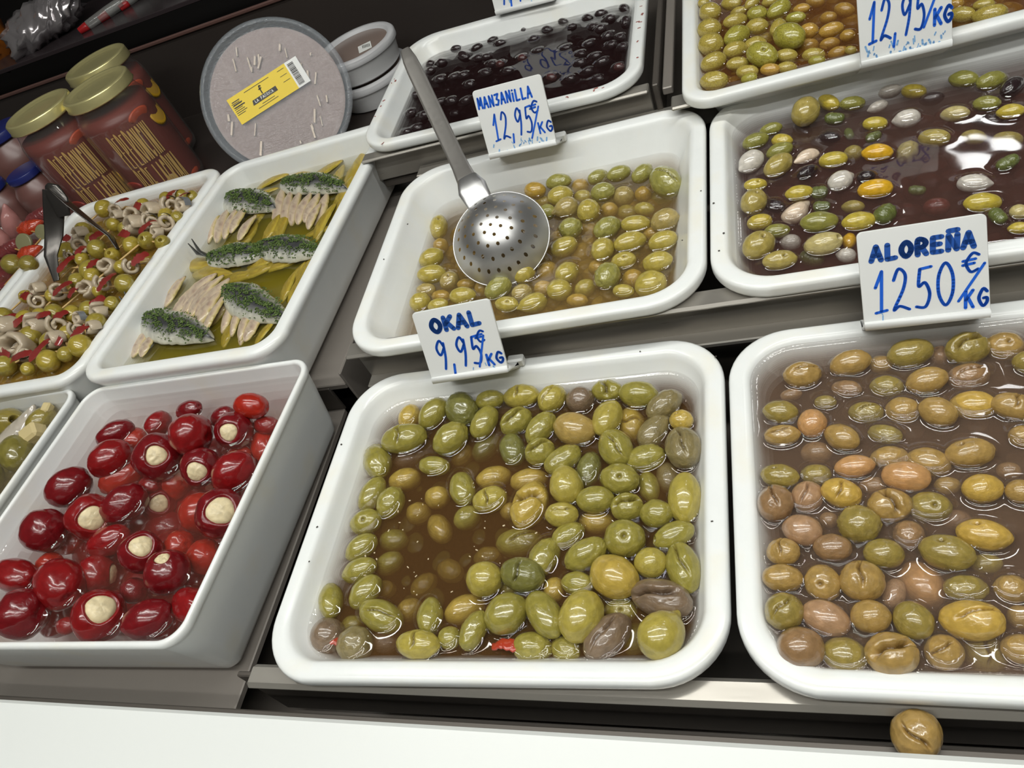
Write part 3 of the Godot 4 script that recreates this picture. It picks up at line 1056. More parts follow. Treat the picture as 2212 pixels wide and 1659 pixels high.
func build_trays() -> void:
	dish("shallow_tray", "white tray of green olives at front centre, under the lowest price card", quads.green, 0.0, SHALLOW, 0.045)
	dish("shallow_tray", "white tray of tan olives at front right, cut off by the frame", quads.tan, 0.0, SHALLOW, 0.045)
	dish("shallow_tray", "white tray of small yellow-green olives with the skimmer in it", quads.small, 0.042, SHALLOW, 0.045)
	dish("shallow_tray", "white tray of mixed olives, onions and gherkins", quads.mix, 0.042, SHALLOW, 0.045)
	dish("shallow_tray", "white stained tray of black olives at the back", quads.black, 0.068, SHALLOW, 0.045)
	dish("shallow_tray", "white tray of large green olives at the back right", quads.large, 0.068, SHALLOW, 0.030)
	dish("deep_tub", "deep white thin-rimmed tub of stuffed red peppers", quads.red, 0.035, TUB, 0.020)
	dish("deep_tub", "deep white tub of stuffed olives cut off at the left edge", quads.stuffed, 0.035, TUB, 0.020)
	dish("deep_tray", "deep white tray of parsley anchovies in yellow oil", quads.anchovy, 0.05, DEEP, 0.032)
	dish("deep_tray", "deep white tray of olive and anchovy skewers", quads.skewer, 0.05, DEEP, 0.032)
	dish("deep_tray", "deep white tray of octopus skewers at the far left", quads.octopus, 0.05, DEEP, 0.032)

	var fl := olives(GREEN_OLIVES, "green_olive", "front centre tray", mats.green, ["green", "bright-green", "dark-green", "grey-green", "grey-brown", "yellow-green", "orange-brown", "reddish-green"], "green olives in the front centre tray", -0.016, 0.021)
	bed("layer of green olives deep in the murk of the front centre tray", quads.green, -0.045, 0.036, 0.0105, mats.green[0], olive_mesh("s", 0))
	brine("olive_brine", "murky brown brine in the green olive tray", quads.green, -0.016, 0.0205, 0.5, 0.045, fl, rgb8(128, 90, 46), [[0.002, 0.07], [0.004, 0.10], [0.0065, 0.14], [0.009, 0.19], [0.012, 0.24], [0.015, 0.29], [0.019, 0.29], [0.024, 0.29]], Color(0.55, 0.45, 0.3, 0.04), 0.5, 0.0024, 0.0011, rgb8(64, 40, 25))
	fl = olives(TAN_OLIVES, "tan_olive", "front right tray", mats.tan, ["tan", "pinkish-tan", "olive-green", "yellow-tan", "brown", "orange-tan"], "tan olives in the front right tray", -0.005, 0.023)
	bed("layer of tan olives deep in the murk of the front right tray", quads.tan, -0.036, 0.034, 0.0115, mats.tan[4], olive_mesh("s", 1))
	brine("olive_brine", "greyish brown brine in the tan olive tray", quads.tan, -0.005, 0.0152, 0.5, 0.045, fl, rgb8(148, 118, 90), [[0.002, 0.08], [0.004, 0.11], [0.0065, 0.16], [0.009, 0.21], [0.012, 0.26], [0.016, 0.29], [0.020, 0.29]], Color(0.56, 0.5, 0.46, 0.12), 0.5, 0.0030, 0.0011, rgb8(82, 55, 40))
	fl = olives(SMALL_OLIVES, "small_olive", "middle centre tray", mats.small, ["yellow-green", "dull-green", "amber", "tan"], "small olives in the middle centre tray", 0.012, 0.020)
	bed("layer of small olives deep in the middle centre tray", quads.small, -0.012, 0.042, 0.0095, mats.small[2], olive_mesh("s", 2))
	var ladle := [-0.026, 0.014, -0.242, 0.040, 0.024, -15.0]
	brine("olive_brine", "cloudy yellow brine in the small olive tray", quads.small, 0.012, 0.0285, 0.45, 0.045, fl + [ladle], rgb8(172, 144, 84), [[0.002, 0.07], [0.0045, 0.10], [0.007, 0.14], [0.010, 0.18], [0.0135, 0.22], [0.018, 0.27]], Color(0.7, 0.62, 0.46, 0.04), 0.5, 0.0022, 0.0011, rgb8(98, 66, 32))
	fl = olives(LARGE_OLIVES, "large_olive", "back right tray", mats.large, ["olive-green", "green", "amber"], "large olives in the back right tray", 0.061, 0.022)
	bed("layer of large olives deep in the back right tray", quads.large, 0.036, 0.034, 0.0105, mats.large[2], olive_mesh("s", 3))
	brine("olive_brine", "reddish brown brine in the large olive tray", quads.large, 0.061, 0.0165, 0.5, 0.030, fl, rgb8(150, 96, 44), [[0.003, 0.12], [0.006, 0.16], [0.009, 0.2], [0.0125, 0.24], [0.016, 0.28], [0.020, 0.29]], Color(0.5, 0.3, 0.15, 0.05), 0.5, 0.0020, 0.0014, rgb8(92, 50, 24))
	fl = olives(BLACK_OLIVES, "black_olive", "back left tray", mats.black_olive, ["black", "wine-dark"], "black olives in the back left tray", 0.049, 0.020)
	bed("layer of black olives deep in the back left tray", quads.black, 0.028, 0.036, 0.009, mats.black_olive[0], olive_mesh("s", 4))
	brine("olive_brine", "near-black wine-coloured brine in the black olive tray", quads.black, 0.049, 0.0240, 0.5, 0.045, fl, rgb8(44, 26, 26), [[0.002, 0.2], [0.004, 0.26], [0.007, 0.29], [0.011, 0.29], [0.016, 0.29]], Color(0.16, 0.09, 0.09, 0.25), 0.5, 0.0018, 0.0014)
	# crumbs of pulp afloat on the green olive brine
	var b := MB.new()
	for k in 46:
		var p := Vector3(rng.randf_range(-0.11, 0.03), -0.0152, rng.randf_range(-0.03, 0.085))
		b.box(p, Vector3(rng.randf_range(0.0006, 0.0022), 0.0005, rng.randf_range(0.0005, 0.0012)), 0.0001, Basis(Vector3.UP, rng.randf() * TAU))
	tag(obj("pulp_crumb", b.mesh(), mat(rgb8(206, 190, 158), 0.5)), "pale crumbs of pulp afloat on the brown brine of the green olives", "crumbs", "", "stuff")
	# peppercorn specks and drops on the rims
	b = MB.new()
	for s in [[0.1, 0.0004, -0.125], [0.14, 0.0425, -0.20], [0.155, 0.0425, -0.26], [0.168, 0.0425, -0.18], [0.172, 0.0425, -0.2], [0.165, 0.0425, -0.24], [-0.148, 0.0425, -0.25], [-0.135, 0.0425, -0.30], [-0.147, 0.0005, 0.05], [-0.151, 0.0005, 0.02], [-0.156, 0.0005, -0.06], [0.24, 0.0425, -0.388], [0.30, 0.0425, -0.385], [0.153, 0.0005, 0.03], [0.158, 0.0005, -0.11]]:
		b.box(Vector3(s[0], s[1], s[2]), Vector3(rng.randf_range(0.0008, 0.002), 0.0006, rng.randf_range(0.0008, 0.0015)), 0.0002, Basis(Vector3.UP, rng.randf() * TAU))
	tag(obj("spice_speck", b.mesh(), mat(rgb8(60, 56, 50), 0.7)), "dark specks of spice scattered on the white tray rims", "specks", "", "stuff")
	b = MB.new()
	for k in 26:
		var side := k % 3
		var at := Vector3(0.096, 0.0682, rng.randf_range(-0.62, -0.45)) if side == 0 else Vector3(rng.randf_range(-0.19, 0.08), 0.0682, -0.4245) if side == 1 else Vector3(-0.216, 0.0682, rng.randf_range(-0.65, -0.46))
		b.box(at + Vector3(rng.randf_range(-0.003, 0.003), 0, rng.randf_range(-0.002, 0.002)), Vector3(rng.randf_range(0.001, 0.005), 0.0003, rng.randf_range(0.001, 0.0025)), 0.0001, Basis(Vector3.UP, rng.randf() * TAU))
	tag(obj("wine_stain", b.mesh(), mat(rgb8(150, 84, 76), 0.5)), "dried red drips on the white rim of the black olive tray", "stains", "", "stuff")
	# slips of red pepper among the green olives, and the olive that fell into the gap
	for s in [[Vector3(0.019, -0.0165, 0.1065), 0.020, 0.9], [Vector3(-0.118, -0.0195, 0.1035), 0.022, 2.6]]:
		var o := obj("pepper_slip", strip_mesh(s[1], 0.010, 0.003, 77), skin(rgb8(190, 62, 36), 0.3, 0.01))
		o.position = s[0]
		tag(o, "slip of red pepper among green olives %s" % ("at the middle of the front rim" if s[2] < 1.0 else "in the front left corner"), "pepper slip", "slips of red pepper among the green olives")
	var lost := obj("stray_olive", olive_mesh("c", 4), mats.tan[0])
	lost.transform = Transform3D((Basis(Vector3.RIGHT, 0.5) * Basis(Vector3.UP, 0.9)).scaled_local(Vector3(0.0128, 0.0118, 0.0118)), Vector3(0.2500, -0.0175, 0.1478))
	tag(lost, "stray tan olive lying in the gap between rail and white ledge", "olive")


func build_cards() -> void:
	price_card("price card lettered OKAL 9,95 on the back rim of the green olives", Vector3(-0.0685, 0.0200, -0.0998), Vector3(-0.0010, 0.0200, -0.1028), 0.020, 0.029, deg_to_rad(25), 0.062,
		[["OKAL", 0.20, 0.70, 0.125, 0.17, 0.04, 0.030, 0.0]],
		[["9,95", 0.15, 0.17, 0.15, 0.40, 0.03, 0.016, 0.05], ["€", 0.70, 0.46, 0.12, 0.15, 0.0, 0.014, 0.1], ["/", 0.66, 0.16, 0.16, 0.36, 0.0, 0.013, 0.0], ["KG", 0.77, 0.13, 0.09, 0.15, 0.03, 0.016, 0.0]], 3)
	price_card("price card lettered MANZANILLA 12,95 behind the skimmer", Vector3(-0.0516, 0.0550, -0.3638), Vector3(0.0199, 0.0550, -0.3622), 0.013, 0.030, deg_to_rad(22), 0.066,
		[],
		[["MANZANiLLA", 0.04, 0.73, 0.062, 0.15, 0.022, 0.014, 0.05], ["12,95", 0.16, 0.24, 0.115, 0.38, 0.025, 0.013, 0.08], ["€", 0.74, 0.50, 0.12, 0.16, 0.0, 0.013, 0.1], ["/", 0.68, 0.20, 0.2, 0.36, 0.0, 0.012, 0.0], ["KG", 0.80, 0.20, 0.085, 0.15, 0.03, 0.013, 0.0]], 22)
	price_card("price card lettered ALOREÑA 1250 behind the tan olives", Vector3(0.2590, 0.0200, -0.1003), Vector3(0.3327, 0.0200, -0.0990), 0.020, 0.026, deg_to_rad(31), 0.066,
		[["ALOREÑA", 0.10, 0.70, 0.085, 0.14, 0.034, 0.024, 0.05]],
		[["1250", 0.10, 0.16, 0.15, 0.42, 0.022, 0.014, 0.04], ["€", 0.80, 0.46, 0.13, 0.18, 0.0, 0.013, 0.08], ["/", 0.76, 0.22, 0.22, 0.30, 0.0, 0.012, 0.0], ["KG", 0.80, 0.12, 0.075, 0.17, 0.03, 0.014, 0.05]], 2)
	price_card("price card lettered 12,95, smeared ink, behind the mixed olives", Vector3(0.2898, 0.066, -0.3517), Vector3(0.3568, 0.066, -0.3533), 0.024, 0.040, deg_to_rad(21), 0.072,
		[["G", 0.38, 0.84, 0.16, 0.16, 0.0, 0.028, 0.0]],
		[["12,95", 0.10, 0.24, 0.13, 0.42, 0.02, 0.015, 0.08], ["€", 0.74, 0.54, 0.13, 0.2, 0.0, 0.015, 0.08], ["/", 0.70, 0.3, 0.2, 0.36, 0.0, 0.014, 0.0], ["KG", 0.80, 0.26, 0.09, 0.16, 0.02, 0.018, 0.05]], 40)
	price_card("price card cut off at the top, behind the black olives", Vector3(-0.0908, 0.074, -0.6635), Vector3(-0.0117, 0.074, -0.6553), 0.006, 0.025, deg_to_rad(22), 0.075,
		[["NEGRA", 0.10, 0.74, 0.12, 0.14, 0.03, 0.024, 0.0]],
		[["9,95", 0.10, 0.12, 0.16, 0.42, 0.03, 0.015, 0.05], ["€", 0.76, 0.5, 0.13, 0.17, 0.0, 0.014, 0.08], ["/", 0.70, 0.2, 0.2, 0.36, 0.0, 0.013, 0.0], ["KG", 0.80, 0.14, 0.085, 0.15, 0.03, 0.014, 0.0]], 4)


func build_spoon() -> void:
	var t := thing("skimmer", "steel skimmer with round holes resting upside down on small olives", "skimmer", Vector3(-0.0290, 0.0350, -0.2575))
	var up := Vector3(0.10, 0.82, 0.44).normalized()
	var ex := Vector3(1, 0, -0.1)
	ex = (ex - up * ex.dot(up)).normalized()
	var ez := ex.cross(up).normalized()
	var r := 0.0465
	var tall := 0.032
	var holes := [Vector2.ZERO]
	for k in [[1, 6], [2, 12], [3, 18], [4, 24]]:
		for j in k[1]:
			var a: float = TAU * (j + 0.3 * k[0]) / k[1]
			holes.append(Vector2(cos(a), sin(a)) * (0.0093 * k[0] + 0.0006 * sin(j * 2.1)))
	var hr := 0.0016
	var cell := 0.00068
	var n := int(2.0 * r / cell) + 2
	var rows := []
	var keep := PackedByteArray()
	keep.resize(n * n)
	for j in n:
		var row := PackedVector3Array()
		for i in n:
			var p := Vector2(-r + i * cell, -r + j * cell)
			var ok := 1
			if p.length() > r:
				if p.length() > r + cell * 1.5:
					ok = 2
				p = p.normalized() * r
			for h in holes:
				var d: Vector2 = p - h
				if d.length() < hr:
					ok = 0
					p = h + (d.normalized() if d.length() > 1e-6 else Vector2.RIGHT) * hr
			keep[j * n + i] = ok
			var q := clampf(p.length() / r, 0.0, 1.0)
			row.append(ex * p.x + ez * p.y + up * tall * (1.0 - pow(q, 2.3)))
		rows.append(row)
	var full := MB.new()
	full.grid(rows, false, false)
	var kept := PackedInt32Array()
	for s in range(0, full.idx.size(), 3):
		var k0 := keep[full.idx[s]]
		var k1 := keep[full.idx[s + 1]]
		var k2 := keep[full.idx[s + 2]]
		if k0 == 2 or k1 == 2 or k2 == 2 or (k0 == 0 and k1 == 0 and k2 == 0):
			continue
		kept.append_array(PackedInt32Array([full.idx[s], full.idx[s + 1], full.idx[s + 2]]))
	full.idx = kept
	for i in full.v.size():   # true normals of the dome
		var p := Vector2(full.v[i].dot(ex), full.v[i].dot(ez))
		var q := p.length() / r
		var slope := 2.3 * tall * pow(q, 1.3) / r
		var dir := p.normalized()
		full.n[i] = (up + (ex * dir.x + ez * dir.y) * slope).normalized()
	obj("bowl", full.mesh(), mats.chrome, t)
	var rim := []
	var sides := []
	var ra := []
	for k in 65:
		var a := TAU * k / 64
		rim.append(ex * cos(a) * r + ez * sin(a) * r)
		sides.append(up)
		ra.append(0.0007)
	var b := MB.new()
	b.sweep(rim, sides, ra, ra, 8)
	obj("rim", b.mesh(), mats.chrome, t)
	# handle: flat steel with raised edges, from the far side of the rim up and back to a rounded tip
	var h0 := Vector3(-0.0590, 0.0640, -0.3090) - t.position
	var tip := Vector3(-0.1357, 0.1400, -0.4713) - t.position
	var path := []
	var wa := []
	var wb := []
	for k in 15:
		var s := k / 14.0
		path.append(h0.lerp(tip, s) + Vector3(0, -0.006 * sin(s * PI), 0))
		wa.append([0.0105, 0.0098, 0.0088][mini(k, 2)] if k < 3 else (0.0085 if k < 12 else [0.0085, 0.0078, 0.0055][k - 12]))
		wb.append(0.0026 if k > 1 else 0.0034)
	b = MB.new()
	b.sweep(path, [Vector3(1, 0, -0.35)], wa, wb, 14, 0.7)
	obj("handle", b.mesh(), mats.worn if mats.has("worn") else mats.chrome, t)
	b = MB.new()
	b.sweep([h0 + Vector3(0.012, -0.010, 0.020), h0 + Vector3(0.004, 0.001, 0.006), h0 + Vector3(-0.003, 0.004, -0.008)], [Vector3(1, 0, -0.35)], [0.0125, 0.0145, 0.0105], [0.0022, 0.0036, 0.0034], 14, 0.75)
	obj("ferrule", b.mesh(), mats.chrome, t)


func build_peppers() -> void:
	var reds := [skin(rgb8(140, 22, 24), 0.24, 0.012, 1.0, "mottle", 0.5), skin(rgb8(120, 18, 24), 0.24, 0.016, 1.0, "mottle", 0.5), skin(rgb8(172, 40, 24), 0.24, 0.006, 1.0, "mottle", 0.5)]
	var cheese := skin(rgb8(238, 220, 176), 0.5, 0.01, 1.0, "mottle", 0.2)
	var pts := []
	for d in PEPPERS:
		pts.append(Vector3(d[0], d[1], d[2]) * 1e-4)
	var place := places(pts, 0.028)
	var shapes := []
	for k in 4:
		shapes.append(pepper_mesh(k, 0.0))
	var floats := []
	for i in PEPPERS.size():
		var d: Array = PEPPERS[i]
		var t := thing("stuffed_pepper", "", "pepper", pts[i])
		var stuffed: bool = d.size() > 6
		var red: int = i % 2 if pts[i].y > 0.006 or stuffed else 2
		if i == 0:
			red = 2
		if stuffed:
			var r: float = (d[3] + d[4]) / 2.0 * 1e-4
			var m := pepper_mesh(i + 10, clampf(asin(clampf(d[9] * 1.25e-4 / r, 0.1, 0.9)), 0.36, 0.85))
			var y := Vector3(d[6], d[7], d[8]).normalized()
			var x := y.cross(Vector3(0.3, 0.2, 1)).normalized()
			t.basis = Basis(x, y, x.cross(y)) * Basis(Vector3.UP, i * 1.7)
			for part in [["skin", m[0], reds[red]], ["cheese_filling", m[1], cheese]]:
				var o := obj(part[0], part[1], part[2], t)
				o.scale = Vector3.ONE * r
		else:
			t.basis = Basis(Vector3.UP, deg_to_rad(d[5])) * Basis(Vector3.BACK, rng.randf_range(-0.25, 0.25) - PI / 2.0 if i % 2 else rng.randf_range(-0.25, 0.25) + PI / 2.0) * Basis(Vector3.UP, i * 1.3)
			var o := obj("skin", shapes[i % 4][0], reds[red], t)
			o.scale = Vector3(d[4], d[3], d[4]) * 1e-4
		var sunk: float = (0.018 - pts[i].y) / (d[4] * 1e-4)
		tag(t, "%s%s pepper%s in tub, %s" % ["sunken " if sunk > 0.9 else "", ["glossy red", "deep red", "orange-red"][red], " showing white cheese" if stuffed else "", place[i]], "pepper", "stuffed red peppers in the tub")
		floats.append([pts[i].x, pts[i].y, pts[i].z, d[3] * 1e-4, d[4] * 1e-4, d[5]])
	# red peppers below those one can pick apart
	var q: Array = quads.red
	bed("layer of red peppers deep in the tub", q, -0.028, 0.022, 0.0180, reds[1], shapes[1][0])
	brine("oil_bath", "thin pinkish oil in the red pepper tub", q, 0.018, 0.0076, 0.13, 0.020, floats, rgb8(150, 66, 52), [[0.006, 0.03], [0.014, 0.06], [0.024, 0.12]], Color(0.8, 0.6, 0.52, 0.03), 0.5, 0.0026)


func build_anchovies() -> void:
	var flesh := mat(Color.WHITE, 0.35)
	flesh.vertex_color_use_as_albedo = true
	flesh.clearcoat_enabled = true
	flesh.clearcoat = 0.6
	flesh.clearcoat_roughness = 0.15
	flesh.uv1_triplanar = true
	flesh.uv1_scale = Vector3.ONE * 30.0
	flesh.albedo_texture = tex.mottle
	flesh.heightmap_enabled = true
	flesh.heightmap_texture = tex.wrinkle
	flesh.heightmap_scale = 0.02
	var pale := [rgb8(150, 118, 106), rgb8(226, 206, 178), rgb8(206, 174, 154), rgb8(240, 220, 184), rgb8(232, 208, 156), rgb8(190, 170, 84)]
	var yellow := [rgb8(140, 118, 36), rgb8(204, 178, 60), rgb8(182, 152, 44), rgb8(212, 186, 62), rgb8(168, 148, 28)]
	var made := []
	for k in 5:
		made.append(leaf(1.0, 0.32, 0.055, 0.035, pale, 0.06, 40 + k))
	for k in 3:
		made.append(leaf(1.0, 0.34, 0.05, 0.035, yellow, 0.08, 50 + k))
	var pts := []
	for d in FILLETS:
		pts.append(Vector3(d[0], 0, d[1]) * 1e-4)
	var place := places(pts, 0.03)
	for i in FILLETS.size():
		var d: Array = FILLETS[i]
		var is_yellow: bool = i in [11, 12, 13, 14, 15, 16, 17, 18, 19, 20, 21, 22, 23, 38, 39, 40, 41, 42, 43, 44, 45] or i > 58
		var o := obj("anchovy_fillet", made[(5 + i % 3) if is_yellow else i % 5], flesh)
		o.transform = Transform3D((Basis(Vector3.UP, deg_to_rad(d[4])) * Basis(Vector3.BACK, 0.10) * Basis(Vector3.RIGHT, rng.randf_range(-0.25, 0.25))).scaled_local(Vector3(d[2], d[2] * 0.8, maxf(d[3] * 0.68, d[2] * 0.22) / 0.33) * 1e-4), Vector3(pts[i].x, 0.0260 + 0.0011 * (i % 5) - (0.0050 if is_yellow else 0.0), pts[i].z))
		tag(o, "%s anchovy fillet in the oil tray, %s" % ["oil-yellow" if is_yellow else "pale pinkish", place[i]], "fillet", "anchovy fillets fanned in the oil tray")
	# six whole anchovies under parsley and garlic
	var silver := [rgb8(58, 58, 60), rgb8(74, 74, 76), rgb8(132, 132, 128), rgb8(208, 206, 192), rgb8(216, 214, 194)]
	var parsley := [mat(rgb8(58, 78, 30), 0.5), mat(rgb8(86, 106, 44), 0.5)]
	var dark_fin := mat(rgb8(66, 66, 62), 0.3)
	var words := ["left of the back pair", "right of the back pair", "long one at the left of the middle pair", "at the right of the middle pair", "right of the front pair", "left of the front pair"]
	for i in FISH.size():
		var d: Array = FISH[i]
		var l: float = d[2] * 0.94e-4
		var w: float = d[3] * 0.94e-4
		var t := thing("parsley_anchovy", "silver anchovy strewn with chopped parsley, " + words[i], "fish", Vector3(d[0] * 1e-4, 0.0315, d[1] * 1e-4), "anchovies strewn with parsley")
		t.rotation.y = deg_to_rad(d[4])
		obj("body", leaf(l, w, w * 0.19, 0.02, silver, 0.02, 60 + i), flesh, t)
		for g in 2:
			var b := MB.new()
			for k in 620:
				var s := rng.randf_range(-0.9, 0.9)
				var x := clampf(rng.randfn(0.08, 0.45), -0.9, 0.9)
				if noise.get_noise_2d(s * 2.5 + i * 9.0, x * 2.0) < -0.2:
					continue
				var half := w / 2.0 * pow(maxf(1.0 - pow(absf(s), 2.2), 0.0), 0.7)
				var y := w * 0.19 * sqrt(maxf(1.0 - x * x, 0.0)) * sqrt(1.0 - s * s) - 0.02 * s * s * l - 0.1 * w * x * x + 0.0006
				b.box(Vector3(s * l / 2.0, y + rng.randf() * 0.001, x * half), Vector3(rng.randf_range(0.0012, 0.0030), 0.0006, rng.randf_range(0.0007, 0.0016)), 0.0002, Basis.from_euler(Vector3(rng.randf_range(-0.5, 0.5), rng.randf() * TAU, rng.randf_range(-0.5, 0.5))))
			obj("chopped_parsley", b.mesh(), parsley[g], t).set_meta("kind", "stuff")
		if i in [2, 5]:   # a forked tail that sticks out of the oil
			var b := MB.new()
			for s in [-1.0, 1.0]:
				b.sweep([Vector3(-l * 0.46, 0.002, 0), Vector3(-l * 0.56, 0.007, s * 0.002), Vector3(-l * 0.64, 0.020, s * 0.004 - 0.006)], [Vector3(0.3, 0.2, 1)], [0.0035, 0.003, 0.0008], [0.0012, 0.0009, 0.0004], 8)
			obj("tail_fin", b.mesh(), dark_fin, t)
	brine("oil_bath", "clear yellow oil over the anchovies", quads.anchovy, 0.024, 0.0203, 0.14, 0.032, [], rgb8(186, 166, 22), [[0.002, 0.05], [0.006, 0.12], [0.010, 0.2], [0.015, 0.28], [0.020, 0.29], [0.027, 0.29]], Color(0.75, 0.68, 0.2, 0.05), 0.5, 0.0014, 0.0014, rgb8(112, 100, 8))


func build_skewers() -> void:
	var o_mats := [skin(rgb8(184, 162, 62), 0.28, 0.006), skin(rgb8(168, 150, 60), 0.28, 0.006), skin(rgb8(196, 170, 64), 0.28, 0.006)]
	var red := skin(rgb8(150, 30, 22), 0.28, 0.012)
	red.uv1_scale = Vector3.ONE * 60.0
	var cream := skin(rgb8(232, 212, 182), 0.4, 0.02)
	cream.uv1_scale = Vector3.ONE * 60.0
	var silver := mat(rgb8(178, 182, 186), 0.3, 0.3)
	silver.albedo_texture = tex.blotch
	silver.uv1_triplanar = true
	silver.uv1_scale = Vector3(160, 20, 60)
	var wood := mat(rgb8(206, 172, 112), 0.6)
	var rolls := []
	for k in 4:
		rolls.append(roll_mesh(1.0, 1.1 + 0.25 * (k % 2), 0.85, 80 + k))
	var strips := []
	for k in 4:
		strips.append(strip_mesh(1.0, 0.34, 0.10, 90 + k))
	var band := MB.new()
	var brow := []
	for i in 9:
		var row := PackedVector3Array()
		for j in 17:
			var a := -0.4 + 3.9 * j / 16.0
			row.append(Vector3(cos(a) * 0.54, -0.33 + 0.66 * i / 8.0, sin(a) * 0.49))
		brow.append(row)
	band.grid(brow, false, false)
	var band_m := band.mesh()
	var mids := []
	for s in SKEWERS:
		var m := Vector3.ZERO
		for it in s:
			m += Vector3(it[0], it[1], it[2]) * 1e-4 / s.size()
		mids.append(m)
	var place := places(mids, 0.035)
	var floats := []
	for i in SKEWERS.size():
		var s: Array = SKEWERS[i]
		var t := thing("appetizer_skewer", "", "skewer", mids[i])
		var count := {"O": 0, "A": 0, "P": 0}
		for k in s.size():
			var it: Array = s[k]
			var p: Vector3 = Vector3(it[0], it[1], it[2]) * 1e-4 - mids[i]
			var size: float = it[4] * 1e-4
			match it[3]:
				"O", "H", "Y":
					count.O += 1
					var o := obj("pitted_olive", olive_mesh("h" if it[3] != "O" else "s", k % 3), o_mats[2 if it[3] == "Y" else (i + k) % 2], t)
					o.transform = Transform3D((Basis(Vector3.UP, -0.9 + rng.randf_range(-0.4, 0.4)) * Basis(Vector3.BACK, 0.5 if it[3] != "O" else 0.0)).scaled_local(Vector3(1.2, 1.0, 1.0) * size / 2.0), p + Vector3(0, rng.randf_range(0.0, 0.002), 0))
					var w: Vector3 = p + mids[i]
					floats.append([w.x, w.y - 0.0, w.z, size * 0.5, size * 0.46, 0.0])
				"P":
					count.P += 1
					var o := obj("pepper_strip", strips[(i + k) % 4], red, t)
					o.transform = Transform3D((Basis(Vector3.UP, [0.9, -0.5, 1.3, 0.3][(i * 3 + k) % 4]) * Basis(Vector3.RIGHT, rng.randf_range(0.1, 0.9))).scaled_local(Vector3(size * 1.25, 0.036, 0.040)), p + Vector3(0, 0.0085, 0.002))
				_:
					count.A += 1
					var o := obj("anchovy_roll", rolls[(i + k) % 4], cream, t)
					var face := Vector3(0.25, 0.75, 0.6) if it[3] == "R" else Vector3(0.8, 0.35, 0.5) if (i + k) % 2 else Vector3(-0.35, 0.6, 0.7)
					face = face.normalized()
					var x := face.cross(Vector3(0.2, 0.1, 1)).normalized()
					o.transform = Transform3D(Basis(x, face, x.cross(face)).scaled_local(Vector3.ONE * size * 1.12), p + Vector3(0, 0.0045, 0))
					if it[3] == "F":
						var bnd := obj("silver_skin", band_m, silver, o)
						bnd.scale = Vector3(1.0, 0.62, 1.0)
						bnd.rotation.y = 2.6
		var from: Vector3 = Vector3(s[0][0], s[0][1], s[0][2]) * 1e-4 - mids[i]
		var to: Vector3 = Vector3(s[-1][0], s[-1][1], s[-1][2]) * 1e-4 - mids[i]
		var along := (to - from).normalized()
		var b := MB.new()
		b.sweep([from - along * 0.004 + Vector3(-0.014, -0.004, 0.017), from, to, to + along * 0.006], [Vector3.UP], [0.0011, 0.0012, 0.0012, 0.0006], [0.0011, 0.0012, 0.0012, 0.0006], 8)
		obj("wooden_stick", b.mesh(), wood, t)
		var what := []
		if count.O:
			what.append("%s olive%s" % [["", "one", "two", "three", "four", "five", "six"][count.O], "s" if count.O > 1 else ""])
		if count.A:
			what.append("anchovy")
		if count.P:
			what.append("red pepper")
		tag(t, "skewer of %s, %s" % [", ".join(what), place[i]], "skewer", "olive and anchovy skewers in the deep tray")
	bed("layer of skewered olives deep in the skewer tray", quads.skewer, 0.024, 0.028, 0.0105, o_mats[1], olive_mesh("s", 5))
	brine("oil_bath", "amber oil around the olive skewers", quads.skewer, 0.042, 0.0186, 0.14, 0.032, floats, rgb8(160, 110, 40), [[0.003, 0.14], [0.006, 0.2], [0.010, 0.27], [0.014, 0.29]], Color(0.7, 0.55, 0.25, 0.06), 0.5, 0.0012, 0.002)
	# black serving tongs standing among the skewers
	var t := thing("serving_tongs", "dark steel serving tongs propped open in the skewer tray", "tongs", Vector3(-0.6229, 0.128, -0.4030))
	var dark := mat(rgb8(84, 81, 78), 0.25, 0.8)
	for arm in [["arm", [Vector3(0, 0, 0), Vector3(0.020, -0.020, 0.012), Vector3(0.040, -0.045, 0.022), Vector3(0.058, -0.063, 0.031), Vector3(0.0676, -0.074, 0.0441)], [0.011, 0.013, 0.009, 0.007, 0.003]], ["arm", [Vector3(0, 0, 0), Vector3(-0.010, -0.020, 0.012), Vector3(-0.020, -0.042, 0.030), Vector3(-0.028, -0.058, 0.050), Vector3(-0.0205, -0.079, 0.0765)], [0.011, 0.012, 0.011, 0.009, 0.004]]]:
		var b := MB.new()
		var th := []
		for k in 5:
			th.append(0.0012)
		b.sweep(arm[1], [Vector3(0.75, 0.1, -0.6) if arm[1][1].x < 0.0 else Vector3(0.2, 0.75, 0.6)], arm[2], th, 10, 0.6)
		obj(arm[0], b.mesh(), dark, t)
	var sp := MB.new()
	sp.sweep([Vector3(-0.005, 0.006, -0.004), Vector3(0.0, 0.0, 0.0), Vector3(0.005, -0.012, 0.008), Vector3(0.004, -0.028, 0.018)], [Vector3(1, 0, -0.3)], [0.004, 0.011, 0.013, 0.009], [0.003, 0.004, 0.003, 0.0015], 12, 0.7)
	obj("spring_bend", sp.mesh(), dark, t)


